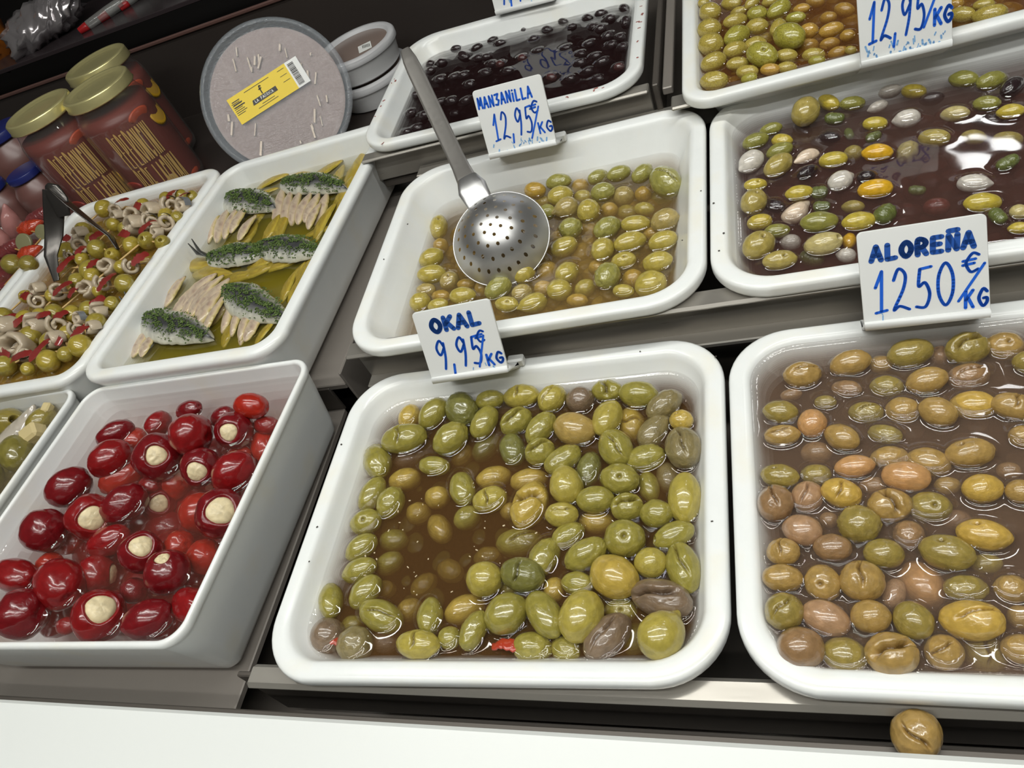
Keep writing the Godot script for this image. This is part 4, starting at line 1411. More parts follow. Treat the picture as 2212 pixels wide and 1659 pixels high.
func build_mixed() -> void:
	var gk := [gherkin_mesh(1), gherkin_mesh(2), gherkin_mesh(3)]
	var on := clove_mesh(true)
	var ga := clove_mesh(false)
	var pts := []
	for d in MIXED:
		pts.append(Vector3(d[0], d[1], d[2]) * 1e-4)
	var place := places(pts, 0.024)
	var floats := []
	for i in MIXED.size():
		var d: Array = MIXED[i]
		var o: MeshInstance3D
		var turn := 180.0 if i % 2 else 0.0
		var said := ""
		var cat := ""
		match d[8]:
			"o", "y":
				o = obj("mixed_olive", olive_mesh(d[7], i % 4), mats.mixed[d[6]])
				turn = 0.0 if d[7] == "h" else turn
				said = "%s %s olive" % [SAID[d[7]], ["tan-green", "yellow-green", "dark-green", "bright-yellow", "pale", "reddish"][d[6]]]
				cat = "olive"
			"b":
				o = obj("wrinkled_black_olive", olive_mesh("w", 7 + i % 3), mats.black_olive[0])
				said = "wrinkled black olive"
				cat = "olive"
			"k":
				o = obj("gherkin", gk[i % 3], mats.gherkin)
				said = "small warty green gherkin"
				cat = "gherkin"
			"n":
				o = obj("silverskin_onion", on, mats.onion)
				said = "white silverskin onion"
				cat = "onion"
			"g":
				o = obj("garlic_clove", ga, mats.garlic)
				said = "peeled pinkish garlic clove"
				cat = "garlic"
		var bas := Basis(Vector3.UP, deg_to_rad(d[5] + turn)) * Basis(Vector3.BACK, rng.randf_range(-0.15, 0.15))
		o.transform = Transform3D(bas.scaled_local(Vector3(d[3], d[4], d[4]) * 1e-4), pts[i])
		var sunk: float = (0.029 - pts[i].y) / (d[4] * 1e-4)
		tag(o, "%s%s in the mixed tray, %s" % ["sunken " if sunk > 0.95 else "half-sunk " if sunk > 0.3 else "", said, place[i]], cat, "olives and pickles in the mixed tray")
		floats.append([pts[i].x, pts[i].y, pts[i].z, d[3] * 1e-4, d[4] * 1e-4, d[5]])
	bed("layer of dark olives deep in the mixed tray", quads.mix, 0.0, 0.036, 0.0105, mats.mixed[5], olive_mesh("s", 6))
	brine("olive_brine", "dark purplish brine in the mixed olive tray", quads.mix, 0.029, 0.0198, 0.5, 0.045, floats, rgb8(100, 72, 62), [[0.003, 0.13], [0.006, 0.17], [0.009, 0.21], [0.0125, 0.25], [0.016, 0.28], [0.020, 0.29]], Color(0.42, 0.34, 0.33, 0.09), 0.5, 0.0024, 0.0011, rgb8(74, 44, 34))


func build_left_corner() -> void:
	# the tub cut off at the left: stuffed olives, a cube of cheese, a translucent onion leaf
	var ol := [skin(rgb8(150, 134, 58), 0.3, 0.012), skin(rgb8(134, 124, 56), 0.3, 0.012)]
	var red := skin(rgb8(170, 40, 30), 0.3, 0.01)
	var cheese := skin(rgb8(226, 206, 150), 0.5, 0.02, 1.0, "mottle", 0.3)
	var spots := [[-0.6000, -0.1200, 0.019, 0], [-0.5460, -0.1175, 0.014, 0], [-0.5500, -0.0760, 0.019, 1], [-0.6050, -0.0800, 0.016, 0], [-0.5700, -0.0420, 0.017, 1], [-0.6180, -0.1000, 0.016, 1], [-0.5380, 0.0, 0.017, 0], [-0.5800, 0.0, 0.017, 1]]
	var places_ := ["in the far left corner of the tub", "stuffed with a cheese cube, at the tub's far right corner", "large one near the tub's right wall", "beside the red pepper slip", "in the middle of the cut-off tub", "under the onion leaf at the left", "near the tub's front right", "near the tub's front"]
	var floats := []
	for i in spots.size():
		var s: Array = spots[i]
		var t := thing("stuffed_olive", "green stuffed olive %s" % places_[i], "olive", Vector3(s[0], 0.017, s[1]), "stuffed olives in the cut-off tub")
		t.rotation.y = i * 1.1
		var o := obj("skin", olive_mesh("h", i % 3), ol[s[3]], t)
		o.scale = Vector3(1.2, 0.9, 0.9) * s[2]
		if i in [1, 3, 4]:
			var b := MB.new()
			b.box(Vector3.ZERO, Vector3(0.011, 0.010, 0.009), 0.0015, Basis.from_euler(Vector3(0.3, 0.5, 0.2)))
			var f := obj("stuffing", b.mesh(), cheese if i == 1 else red, t)
			f.position = Vector3(s[2] * 0.95, s[2] * 0.45, 0.002)
		floats.append([s[0], 0.017, s[1], s[2] * 1.1, s[2] * 0.9, rad_to_deg(i * 1.1)])
	var cb := MB.new()
	cb.box(Vector3.ZERO, Vector3(0.022, 0.020, 0.018), 0.003, Basis.from_euler(Vector3(0.4, 0.6, 0.2)))
	var cube := obj("cheese_cube", cb.mesh(), cheese)
	cube.position = Vector3(-0.5396, 0.019, -0.0976)
	tag(cube, "pale yellow cheese cube beside the stuffed olives at the left edge", "cheese")
	var lf := obj("onion_leaf", leaf(0.055, 0.024, 0.004, 0.05, [rgb8(226, 222, 214), rgb8(236, 232, 226), rgb8(206, 200, 190)], -0.05, 33), mats.onion)
	lf.position = Vector3(-0.5740, 0.0205, -0.1120)
	lf.rotation = Vector3(0.2, 1.0, 0.1)
	tag(lf, "translucent white onion leaf among the stuffed olives", "onion")
	bed("layer of stuffed olives deep in the cut-off tub", quads.stuffed, -0.01, 0.014, 0.014, ol[1], olive_mesh("s", 5))
	brine("oil_bath", "clear pale oil in the cut-off tub of stuffed olives", quads.stuffed, 0.020, 0.0076, 0.13, 0.020, floats, rgb8(150, 130, 90), [[0.005, 0.08], [0.012, 0.14], [0.020, 0.2]], Color(0.8, 0.75, 0.6, 0.06), 0.5, 0.0015, 0.002)
	# octopus skewers at the far left
	var pink := skin(rgb8(206, 140, 134), 0.35, 0.02, 1.0, "mottle", 0.6)
	pink.uv1_scale = Vector3.ONE * 40.0
	var dark_pink := skin(rgb8(150, 62, 62), 0.3, 0.04, 1.0, "mottle", 0.6)
	dark_pink.uv1_scale = Vector3.ONE * 60.0
	var roast := skin(rgb8(196, 62, 26), 0.3, 0.05)
	roast.uv1_scale = Vector3.ONE * 60.0
	var wood := mat(rgb8(196, 150, 86), 0.6)
	var sets := [
		["octopus skewer with roast pepper and a gherkin slice, nearest the tongs", [["o", -0.8450, -0.4850, 0.030, pink], ["p", -0.7950, -0.4680, 0.034, roast], ["k", -0.7740, -0.4278, 0.026, mats.gherkin], ["c", -0.8000, -0.4960, 0.028, dark_pink], ["k", -0.7500, -0.4440, 0.022, mats.gherkin]]],
		["octopus skewer ending in two green olives, at the front", [["o", -0.8250, -0.4380, 0.024, pink], ["c", -0.8050, -0.4250, 0.026, dark_pink], ["v", -0.7680, -0.3850, 0.028, ol[0]], ["v", -0.7290, -0.3760, 0.024, ol[0]], ["p", -0.7400, -0.3980, 0.03, roast]]],
		["octopus skewer with dark pieces, at the left edge", [["c", -0.8560, -0.4300, 0.028, dark_pink], ["o", -0.8500, -0.4080, 0.026, pink], ["v", -0.8250, -0.3850, 0.026, ol[0]]]],
		["octopus skewer at the very front left, mostly stick", [["v", -0.7750, -0.3300, 0.026, ol[1]], ["c", -0.8100, -0.3200, 0.026, dark_pink]]],
	]
	for s in sets:
		var first: Array = s[1][0]
		var base := Vector3(first[1], 0.050, first[2])
		var t := thing("octopus_skewer", s[0], "skewer", base, "octopus skewers at the far left")
		for it in s[1]:
			var p := Vector3(it[1], 0.052, it[2]) - base
			var size: float = it[3]
			var part: MeshInstance3D
			match it[0]:
				"o":
					part = obj("octopus_piece", clove_mesh(false), it[4], t)
					part.transform = Transform3D(Basis.from_euler(Vector3(0.4, 1.2, 1.2)).scaled_local(Vector3(0.9, 0.5, 0.45) * size), p + Vector3(0, 0.004, 0))
				"c":
					part = obj("octopus_tentacle", gherkin_mesh(6), it[4], t)
					part.transform = Transform3D(Basis.from_euler(Vector3(0.2, 0.5, 0.1)).scaled_local(Vector3(0.75, 0.42, 0.42) * size), p)
				"p":
					part = obj("roast_pepper", leaf(size * 1.3, size * 0.7, 0.006, 0.06, [rgb8(255, 255, 255), rgb8(255, 255, 255)], 0.05, 70), it[4], t)
					part.transform = Transform3D(Basis.from_euler(Vector3(0.5, 0.4, 0)), p + Vector3(0, 0.006, 0))
				"k":
					var b := MB.new()
					b.lathe([Vector2(0, -0.003), Vector2(size * 0.44, -0.003), Vector2(size * 0.5, -0.001), Vector2(size * 0.5, 0.002), Vector2(size * 0.46, 0.003), Vector2(0, 0.0034)], 28)
					part = obj("gherkin_slice", b.mesh(), skin(rgb8(150, 146, 108), 0.3, 0.0, 1.0, "mottle", 0.8), t)
					part.transform = Transform3D(Basis.from_euler(Vector3(0.9, 0.3, 0.1)), p + Vector3(0, 0.004, 0))
				"v":
					part = obj("green_olive", olive_mesh("s", 2), it[4], t)
					part.transform = Transform3D(Basis(Vector3.UP, -0.6).scaled_local(Vector3(0.6, 0.5, 0.5) * size), p)
		var last: Array = s[1][-1]
		var e := Vector3(last[1], 0.052, last[2]) - base
		var st := MB.new()
		st.sweep([Vector3(0, 0.004, 0), e, e + Vector3(-0.02, -0.006, 0.05)], [Vector3.UP], [0.0014, 0.0014, 0.0008], [0.0014, 0.0014, 0.0008], 8)
		obj("wooden_stick", st.mesh(), wood, t)
	bed("layer of olives and octopus deep in the far left tray", quads.octopus, 0.030, 0.03, 0.0115, dark_pink, olive_mesh("w", 2))
	brine("oil_bath", "dark red oil in the octopus tray", quads.octopus, 0.040, 0.0186, 0.14, 0.032, [], rgb8(110, 56, 40), [[0.003, 0.2], [0.008, 0.28]], Color(0.4, 0.25, 0.18, 0.1), 0.5, 0.0012, 0.003)


func jar(label: String, at: Vector3, turn: float, wide: float, tall: float, lid_c: Color) -> Node3D:
	var t := thing("preserve_jar", label, "jar", at, "jars of peppers in oil")
	t.rotation.y = turn
	var b := MB.new()
	var hb := tall - 0.016
	b.lathe([Vector2(0, 0), Vector2(wide * 0.88, 0), Vector2(wide * 0.97, 0.004), Vector2(wide, 0.012), Vector2(wide, hb * 0.80), Vector2(wide * 0.97, hb * 0.88), Vector2(wide * 0.88, hb * 0.95), Vector2(wide * 0.84, hb), Vector2(wide * 0.84, hb + 0.003), Vector2(0, hb + 0.003)], 56)
	obj("glass", b.mesh(), mats.jar_glass, t)
	b = MB.new()
	b.lathe([Vector2(0, 0.004), Vector2(wide * 0.86, 0.004), Vector2(wide * 0.955, 0.012), Vector2(wide * 0.955, hb * 0.80), Vector2(wide * 0.90, hb * 0.90), Vector2(0, hb * 0.93)], 48)
	obj("oil_filling", b.mesh(), mats.jar_oil, t)
	for k in 14:
		var a := k * 2.4
		var y := hb * (0.10 + 0.72 * fmod(k * 0.37, 1.0))
		b = MB.new()
		var r := 0.008 + 0.006 * fmod(k * 0.61, 1.0)
		b.lathe([Vector2(0, -0.002), Vector2(r * 0.8, -0.0016), Vector2(r, 0), Vector2(r * 0.8, 0.0016), Vector2(0, 0.002)], 18)
		var sl := obj("pepper_slice", b.mesh(), mats.slices[k % 4], t)
		sl.transform = Transform3D(Basis(Vector3.UP, -a) * Basis(Vector3.BACK, -PI / 2.0 + 0.25 * sin(k * 3.0)) * Basis.from_scale(Vector3(1.2 if k % 2 else 0.7, 1.0, 1.4)), Vector3(cos(a) * wide * 0.925, y, sin(a) * wide * 0.925))
	b = MB.new()
	var lr := wide * 0.90
	b.lathe([Vector2(0, tall - 0.0035), Vector2(lr * 0.52, tall - 0.0035), Vector2(lr * 0.56, tall - 0.0025), Vector2(lr * 0.60, tall - 0.0032), Vector2(lr * 0.82, tall - 0.0032), Vector2(lr * 0.88, tall - 0.0005), Vector2(lr * 0.95, tall), Vector2(lr, tall - 0.002), Vector2(lr * 1.01, tall - 0.012), Vector2(lr * 1.03, tall - 0.0135), Vector2(lr * 1.0, tall - 0.015), Vector2(0, tall - 0.0145)], 56)
	obj("lid", b.mesh(), mat(lid_c, 0.3, 0.7), t)
	return t


func build_back() -> void:
	mats.jar_glass = clear(rgb8(250, 245, 240), 0.04, 0.03)
	mats.jar_oil = mat(rgb8(104, 36, 26), 0.4)
	mats.slices = [mat(rgb8(176, 66, 28), 0.4), mat(rgb8(206, 160, 40), 0.4), mat(rgb8(150, 40, 24), 0.4), mat(rgb8(200, 170, 120), 0.4)]
	var gold := rgb8(232, 222, 160)
	var gold_ink := mat(rgb8(204, 168, 104), 0.4, 0.2)
	var w := 0.056
	var tall := 0.172
	var jars := [
		["jar of red peppers in oil with gold lid, frontmost beside the round tub", Vector3(-0.650, -0.006, -0.602)],
		["jar of red peppers in oil with gold lid, left one with yellow slices", Vector3(-0.755, -0.006, -0.590)],
		["jar of red peppers in oil, only its gold lid and shoulder showing behind", Vector3(-0.722, -0.006, -0.708)]]
	for i in jars.size():
		var t := jar(jars[i][0], jars[i][1], 0.0, w, tall, gold)
		if i == 2:
			continue
		# tall gold lettering printed round the jar
		var facing := 0.85
		var wrap := func(p: Vector2) -> Vector3:
			var a := facing - p.x / w
			return Vector3(cos(a) * (w + 0.0006), p.y, sin(a) * (w + 0.0006))
		var b := MB.new()
		write(b, "PEPERONCINI", Vector2(-0.032, 0.068), Vector2(0.0036, 0.048), 0.0022, 0.00085, wrap)
		write(b, "PEPE LAGRIMA", Vector2(-0.032, 0.012), Vector2(0.0036, 0.050), 0.0020, 0.00085, wrap)
		obj("gold_lettering", b.mesh(), gold_ink, t)
	# round clear tub leaning towards the front, with a yellow label
	var tub := thing("round_tub", "large round clear-lidded tub with a yellow label, leaning on the small tubs", "tub", Vector3(-0.4130, 0.070, -0.6230))
	var nrm := Vector3(0.36, 0.60, 0.71).normalized()
	var ex := Vector3(0.93, 0.10, -0.36)
	ex = (ex - nrm * ex.dot(nrm)).normalized()
	tub.basis = Basis(ex, nrm, ex.cross(nrm))
	var b := MB.new()
	b.lathe([Vector2(0, -0.034), Vector2(0.080, -0.034), Vector2(0.086, -0.030), Vector2(0.093, -0.004), Vector2(0.093, -0.002), Vector2(0, -0.002)], 64)
	obj("filling", b.mesh(), mats.tub_fill if mats.has("tub_fill") else mat(rgb8(150, 124, 114), 0.5), tub)
	b = MB.new()
	var film := clear(rgb8(205, 214, 222), 0.2, 0.14)
	film.heightmap_enabled = true
	film.heightmap_texture = tex.wrinkle
	film.heightmap_scale = 0.12
	film.uv1_triplanar = true
	film.uv1_scale = Vector3(10, 10, 34)
	b.lathe([Vector2(0.0, -0.036), Vector2(0.084, -0.036), Vector2(0.089, -0.030), Vector2(0.098, 0.0), Vector2(0.104, 0.001), Vector2(0.104, 0.006), Vector2(0.100, 0.0085), Vector2(0.097, 0.0075), Vector2(0.094, 0.0025), Vector2(0.088, 0.002), Vector2(0.086, 0.0035), Vector2(0, 0.0035)], 72)
	obj("clear_lid", b.mesh(), film, tub)
	b = MB.new()
	for k in 26:
		var a := rng.randf() * TAU
		var r := 0.03 + 0.05 * rng.randf()
		b.box(Vector3(cos(a) * r, 0.0005, sin(a) * r), Vector3(rng.randf_range(0.004, 0.022), 0.002, rng.randf_range(0.002, 0.004)), 0.0006, Basis(Vector3.UP, rng.randf_range(0.8, 1.4)))
	obj("silver_fish", b.mesh(), mat(rgb8(196, 176, 156), 0.3, 0.3), tub).set_meta("kind", "stuff")
	# label
	var lx := Vector3(0.995, 0, -0.07).normalized()
	var lz := Vector3(0.07, 0, 0.995).normalized()
	var put := func(p: Vector2, lift: float) -> Vector3: return Vector3(-0.006, 0.0040 + lift, -0.012) + lx * p.x - lz * p.y
	var sheet := func(x0: float, x1: float, y0: float, y1: float, lift: float, m: MB) -> void:
		m.quad(put.call(Vector2(x0, y0), lift), put.call(Vector2(x0, y1), lift), put.call(Vector2(x1, y1), lift), put.call(Vector2(x1, y0), lift))
	b = MB.new()
	sheet.call(-0.056, 0.038, -0.019, 0.019, 0.0, b)
	obj("yellow_label", b.mesh(), mat(rgb8(238, 206, 36), 0.45), tub)
	b = MB.new()
	sheet.call(0.038, 0.057, -0.019, 0.019, 0.0, b)
	obj("barcode_label", b.mesh(), mat(rgb8(235, 235, 232), 0.45), tub)
	b = MB.new()
	var yb := -0.016
	while yb < 0.016:
		var wb: float = [0.0005, 0.0009, 0.0004, 0.0013][int(absf(yb * 9000.0)) % 4]
		sheet.call(0.0405, 0.0495, yb, yb + wb, 0.0003, b)
		yb += wb + 0.0007
	for k in 3:
		sheet.call(-0.052 + 0.0, -0.040 + k * 0.002, 0.011 - k * 0.004, 0.0122 - k * 0.004, 0.0003, b)
	for k in 7:
		sheet.call(-0.0535, -0.041 + 0.002 * (k % 3), 0.009 - k * 0.0026, 0.0098 - k * 0.0026, 0.0003, b)
	for k in 3:
		sheet.call(0.024, 0.0345, 0.014 - k * 0.008, 0.0146 - k * 0.008, 0.0003, b)
	sheet.call(-0.030, 0.010, 0.0145, 0.0152, 0.0003, b)
	sheet.call(-0.016, 0.004, -0.0105, -0.0098, 0.0003, b)
	sheet.call(-0.024, 0.008, -0.0135, -0.0128, 0.0003, b)
	b.quad(put.call(Vector2(-0.028, -0.0065), 0.0003), put.call(Vector2(-0.026, 0.0), 0.0003), put.call(Vector2(0.012, 0.0005), 0.0003), put.call(Vector2(0.012, -0.0060), 0.0003))
	var low := func(p: Vector2) -> Vector3: return put.call(p, 0.0003)
	write(b, "f", Vector2(-0.011, 0.0015), Vector2(0.006, 0.0105), 0.0, 0.0008, low)
	obj("label_print", b.mesh(), mat(rgb8(44, 42, 38), 0.5), tub)
	b = MB.new()
	var hi := func(p: Vector2) -> Vector3: return put.call(p, 0.0006)
	write(b, "LA FABRICA", Vector2(-0.0235, -0.0048), Vector2(0.0024, 0.0036), 0.0008, 0.00035, hi)
	obj("white_lettering", b.mesh(), mat(rgb8(240, 240, 236), 0.5), tub)
	# two small white tubs, one on the other
	var pale := mat(rgb8(206, 206, 206), 0.3)
	for k in 2:
		var y := -0.0095 + 0.039 * k
		var s := thing("small_tub", ["lower of two small white tubs stacked behind the round tub", "upper small white tub with a clear lid, on top of its twin"][k], "tub", Vector3(-0.325 - 0.002 * k, y, -0.730 - 0.003 * k), "small white tubs")
		s.scale = Vector3(1.0, 0.86, 1.0)
		b = MB.new()
		b.lathe([Vector2(0, 0), Vector2(0.052, 0), Vector2(0.055, 0.003), Vector2(0.0595, 0.034), Vector2(0.0595, 0.035), Vector2(0, 0.035)], 56)
		obj("body", b.mesh(), pale, s)
		b = MB.new()
		b.lathe([Vector2(0.047, 0.0370), Vector2(0.050, 0.0375), Vector2(0.052, 0.0425), Vector2(0.055, 0.0445), Vector2(0.060, 0.0440), Vector2(0.0625, 0.041), Vector2(0.0625, 0.033), Vector2(0.0600, 0.0325), Vector2(0.047, 0.0360)], 56)
		obj("lid_rim", b.mesh(), clear(rgb8(226, 226, 228), 0.6, 0.3), s)
		b = MB.new()
		b.lathe([Vector2(0, 0.0355), Vector2(0.050, 0.0355), Vector2(0.050, 0.0385), Vector2(0, 0.0385)], 48)
		obj("window", b.mesh(), mat(rgb8(128, 112, 104), 0.25), s)
		if k == 1:
			b = MB.new()
			b.box(Vector3(0.020, 0.0392, 0.012), Vector3(0.020, 0.0006, 0.026), 0.0001, Basis(Vector3.UP, 0.4))
			obj("barcode_label", b.mesh(), mat(rgb8(226, 226, 222), 0.5), s)
			b = MB.new()
			for j in 6:
				b.box(Vector3(0.016 + 0.0022 * j, 0.0396, 0.010), Vector3(0.0009, 0.0004, 0.012), 0.0001, Basis(Vector3.UP, 0.4))
			obj("barcode", b.mesh(), mat(rgb8(70, 68, 66), 0.5), s)
	# sauce jars at the left edge
	var sauce := mat(rgb8(112, 74, 68), 0.3)
	sauce.clearcoat_enabled = true
	sauce.clearcoat = 1.0
	var blue := mat(rgb8(34, 42, 104), 0.3)
	var defs := [
		["sauce jar with a green and white label at the left edge", Vector3(-0.915, -0.010, -0.640), 0.050, 0.150, 1],
		["low sauce jar with a blue lid beside the skewer tray", Vector3(-0.835, -0.010, -0.560), 0.036, 0.110, 2],
		["low sauce jar with a blue lid at the left edge", Vector3(-0.905, -0.010, -0.545), 0.036, 0.108, 2]]
	for d in defs:
		var s := thing("sauce_jar", d[0], "jar", d[1], "sauce jars at the left edge")
		var r: float = d[2]
		var h: float = d[3]
		b = MB.new()
		b.lathe([Vector2(0, 0), Vector2(r * 0.9, 0), Vector2(r, 0.006), Vector2(r, h * 0.66), Vector2(r * 0.94, h * 0.76), Vector2(r * 0.72, h * 0.87), Vector2(r * 0.68, h * 0.9), Vector2(r * 0.68, h * 0.96), Vector2(0, h * 0.96)], 48)
		obj("body", b.mesh(), sauce, s)
		b = MB.new()
		b.lathe([Vector2(0, h * 0.905), Vector2(r * 0.76, h * 0.905), Vector2(r * 0.78, h * 0.92), Vector2(r * 0.77, h * 0.99), Vector2(r * 0.70, h), Vector2(0, h)], 40)
		obj("lid", b.mesh(), blue, s)
		if d[4] == 1:
			for part in [["green_label", 0.36, 0.60, rgb8(168, 184, 84)], ["white_label", 0.16, 0.36, rgb8(206, 208, 200)]]:
				b = MB.new()
				var rows := []
				for e in [part[1], part[2]]:
					var row := PackedVector3Array()
					for j in 25:
						var a := -0.3 + 2.2 * j / 24.0
						row.append(Vector3(cos(a) * (r + 0.0007), h * e, sin(a) * (r + 0.0007)))
					rows.append(row)
				b.grid(rows, false, false)
				obj(part[0], b.mesh(), mat(part[3], 0.5), s)
	var gp := thing("green_pouch", "green foil pouch lying at the left edge below the sauce jars", "pouch", Vector3(-0.985, 0.000, -0.560))
	obj("pouch", leaf(0.13, 0.075, 0.02, 0.05, [rgb8(70, 104, 36), rgb8(96, 134, 44), rgb8(40, 60, 26)], 0.05, 61), skin(rgb8(104, 138, 52), 0.3, 0.0, 1.0, "mottle", 1.0), gp)
	gp.rotation = Vector3(0.3, 0.8, 0.2)
	# on the upper shelf: a foil pack, an amber bag, clear tubes with red caps, a white dish of red peppers
	noise.seed = 400
	noise.frequency = 1.0
	noise.fractal_octaves = 4
	var foil := mat(rgb8(190, 184, 186), 0.2, 0.7)
	var rows := []
	for i in 25:
		var s := -1.0 + i / 12.0
		var row := PackedVector3Array()
		for j in 28:
			var f := TAU * j / 28
			var k := pow(maxf(1.0 - pow(absf(s), 4.0), 0.0), 0.5)
			var p := Vector3(s * 0.085, 0.034 * k * sin(f), 0.052 * k * cos(f))
			row.append(p * (1.0 + 0.35 * noise.get_noise_3dv(p * 55.0)))
		rows.append(row)
	b = MB.new()
	b.grid(rows, true, true)
	var fp := thing("foil_pack", "crumpled silver foil pack on the dark upper shelf", "pack", Vector3(-1.075, 0.172, -1.035))
	obj("wrapper", b.mesh(), foil, fp)
	fp.rotation = Vector3(0.1, 0.5, 0.15)
	rows = []
	for i in 21:
		var s := -1.0 + i / 10.0
		var row := PackedVector3Array()
		for j in 24:
			var f := TAU * j / 24
			var k := pow(maxf(1.0 - pow(absf(s), 3.0), 0.0), 0.5)
			var p := Vector3(0.06 * k * cos(f), s * 0.10, 0.05 * k * sin(f))
			row.append(p * (1.0 + 0.18 * noise.get_noise_3dv(p * 40.0 + Vector3.ONE * 5.0)))
		rows.append(row)
	b = MB.new()
	b.grid(rows, true, true)
	var ab := thing("amber_bag", "amber plastic bag of crisps at the left end of the upper shelf", "bag", Vector3(-1.250, 0.215, -1.045))
	obj("bag", b.mesh(), skin(rgb8(160, 92, 30), 0.25, 0.0, 1.0, "mottle", 1.0), ab)
	for k in 3:
		var s := thing("red_capped_tube", "clear plastic tube with a red cap on the upper shelf, %s from the foil pack" % ORD[k], "tube", Vector3(-0.930 + 0.030 * k, 0.150, -1.010 - 0.030 * k), "clear tubes with red caps")
		s.rotation = Vector3(0.0, 0.6 + 0.15 * k, 0.10)
		b = MB.new()
		b.sweep([Vector3(-0.045, 0, 0), Vector3(-0.030, 0, 0), Vector3(-0.026, 0, 0)], [Vector3.UP], [0.006, 0.0075, 0.0075], [0.006, 0.0075, 0.0075], 16)
		obj("cap", b.mesh(), mat(rgb8(176, 34, 38), 0.3), s)
		b = MB.new()
		b.sweep([Vector3(-0.026, 0, 0), Vector3(0.02, 0, 0), Vector3(0.05, 0, 0)], [Vector3.UP], [0.008, 0.009, 0.008], [0.008, 0.009, 0.008], 16)
		obj("tube", b.mesh(), clear(rgb8(180, 180, 176), 0.35, 0.1), s)
	var dish_ := thing("white_dish", "white dish of red peppers cut off at the top, on the upper shelf", "dish", Vector3(-0.760, 0.146, -1.060))
	b = MB.new()
	b.lathe([Vector2(0, 0), Vector2(0.04, 0), Vector2(0.055, 0.012), Vector2(0.062, 0.035), Vector2(0.060, 0.036), Vector2(0.052, 0.014), Vector2(0, 0.006)], 48)
	obj("bowl", b.mesh(), mats.melamine, dish_)
	for k in 7:
		var a := k * 2.4
		var o := obj("red_pepper", olive_mesh("w", 2), skin(rgb8(160, 24, 24), 0.3, 0.0), dish_)
		o.transform = Transform3D(Basis(Vector3.UP, a).scaled_local(Vector3(0.02, 0.014, 0.014)), Vector3(cos(a) * 0.028, 0.030, sin(a) * 0.028))


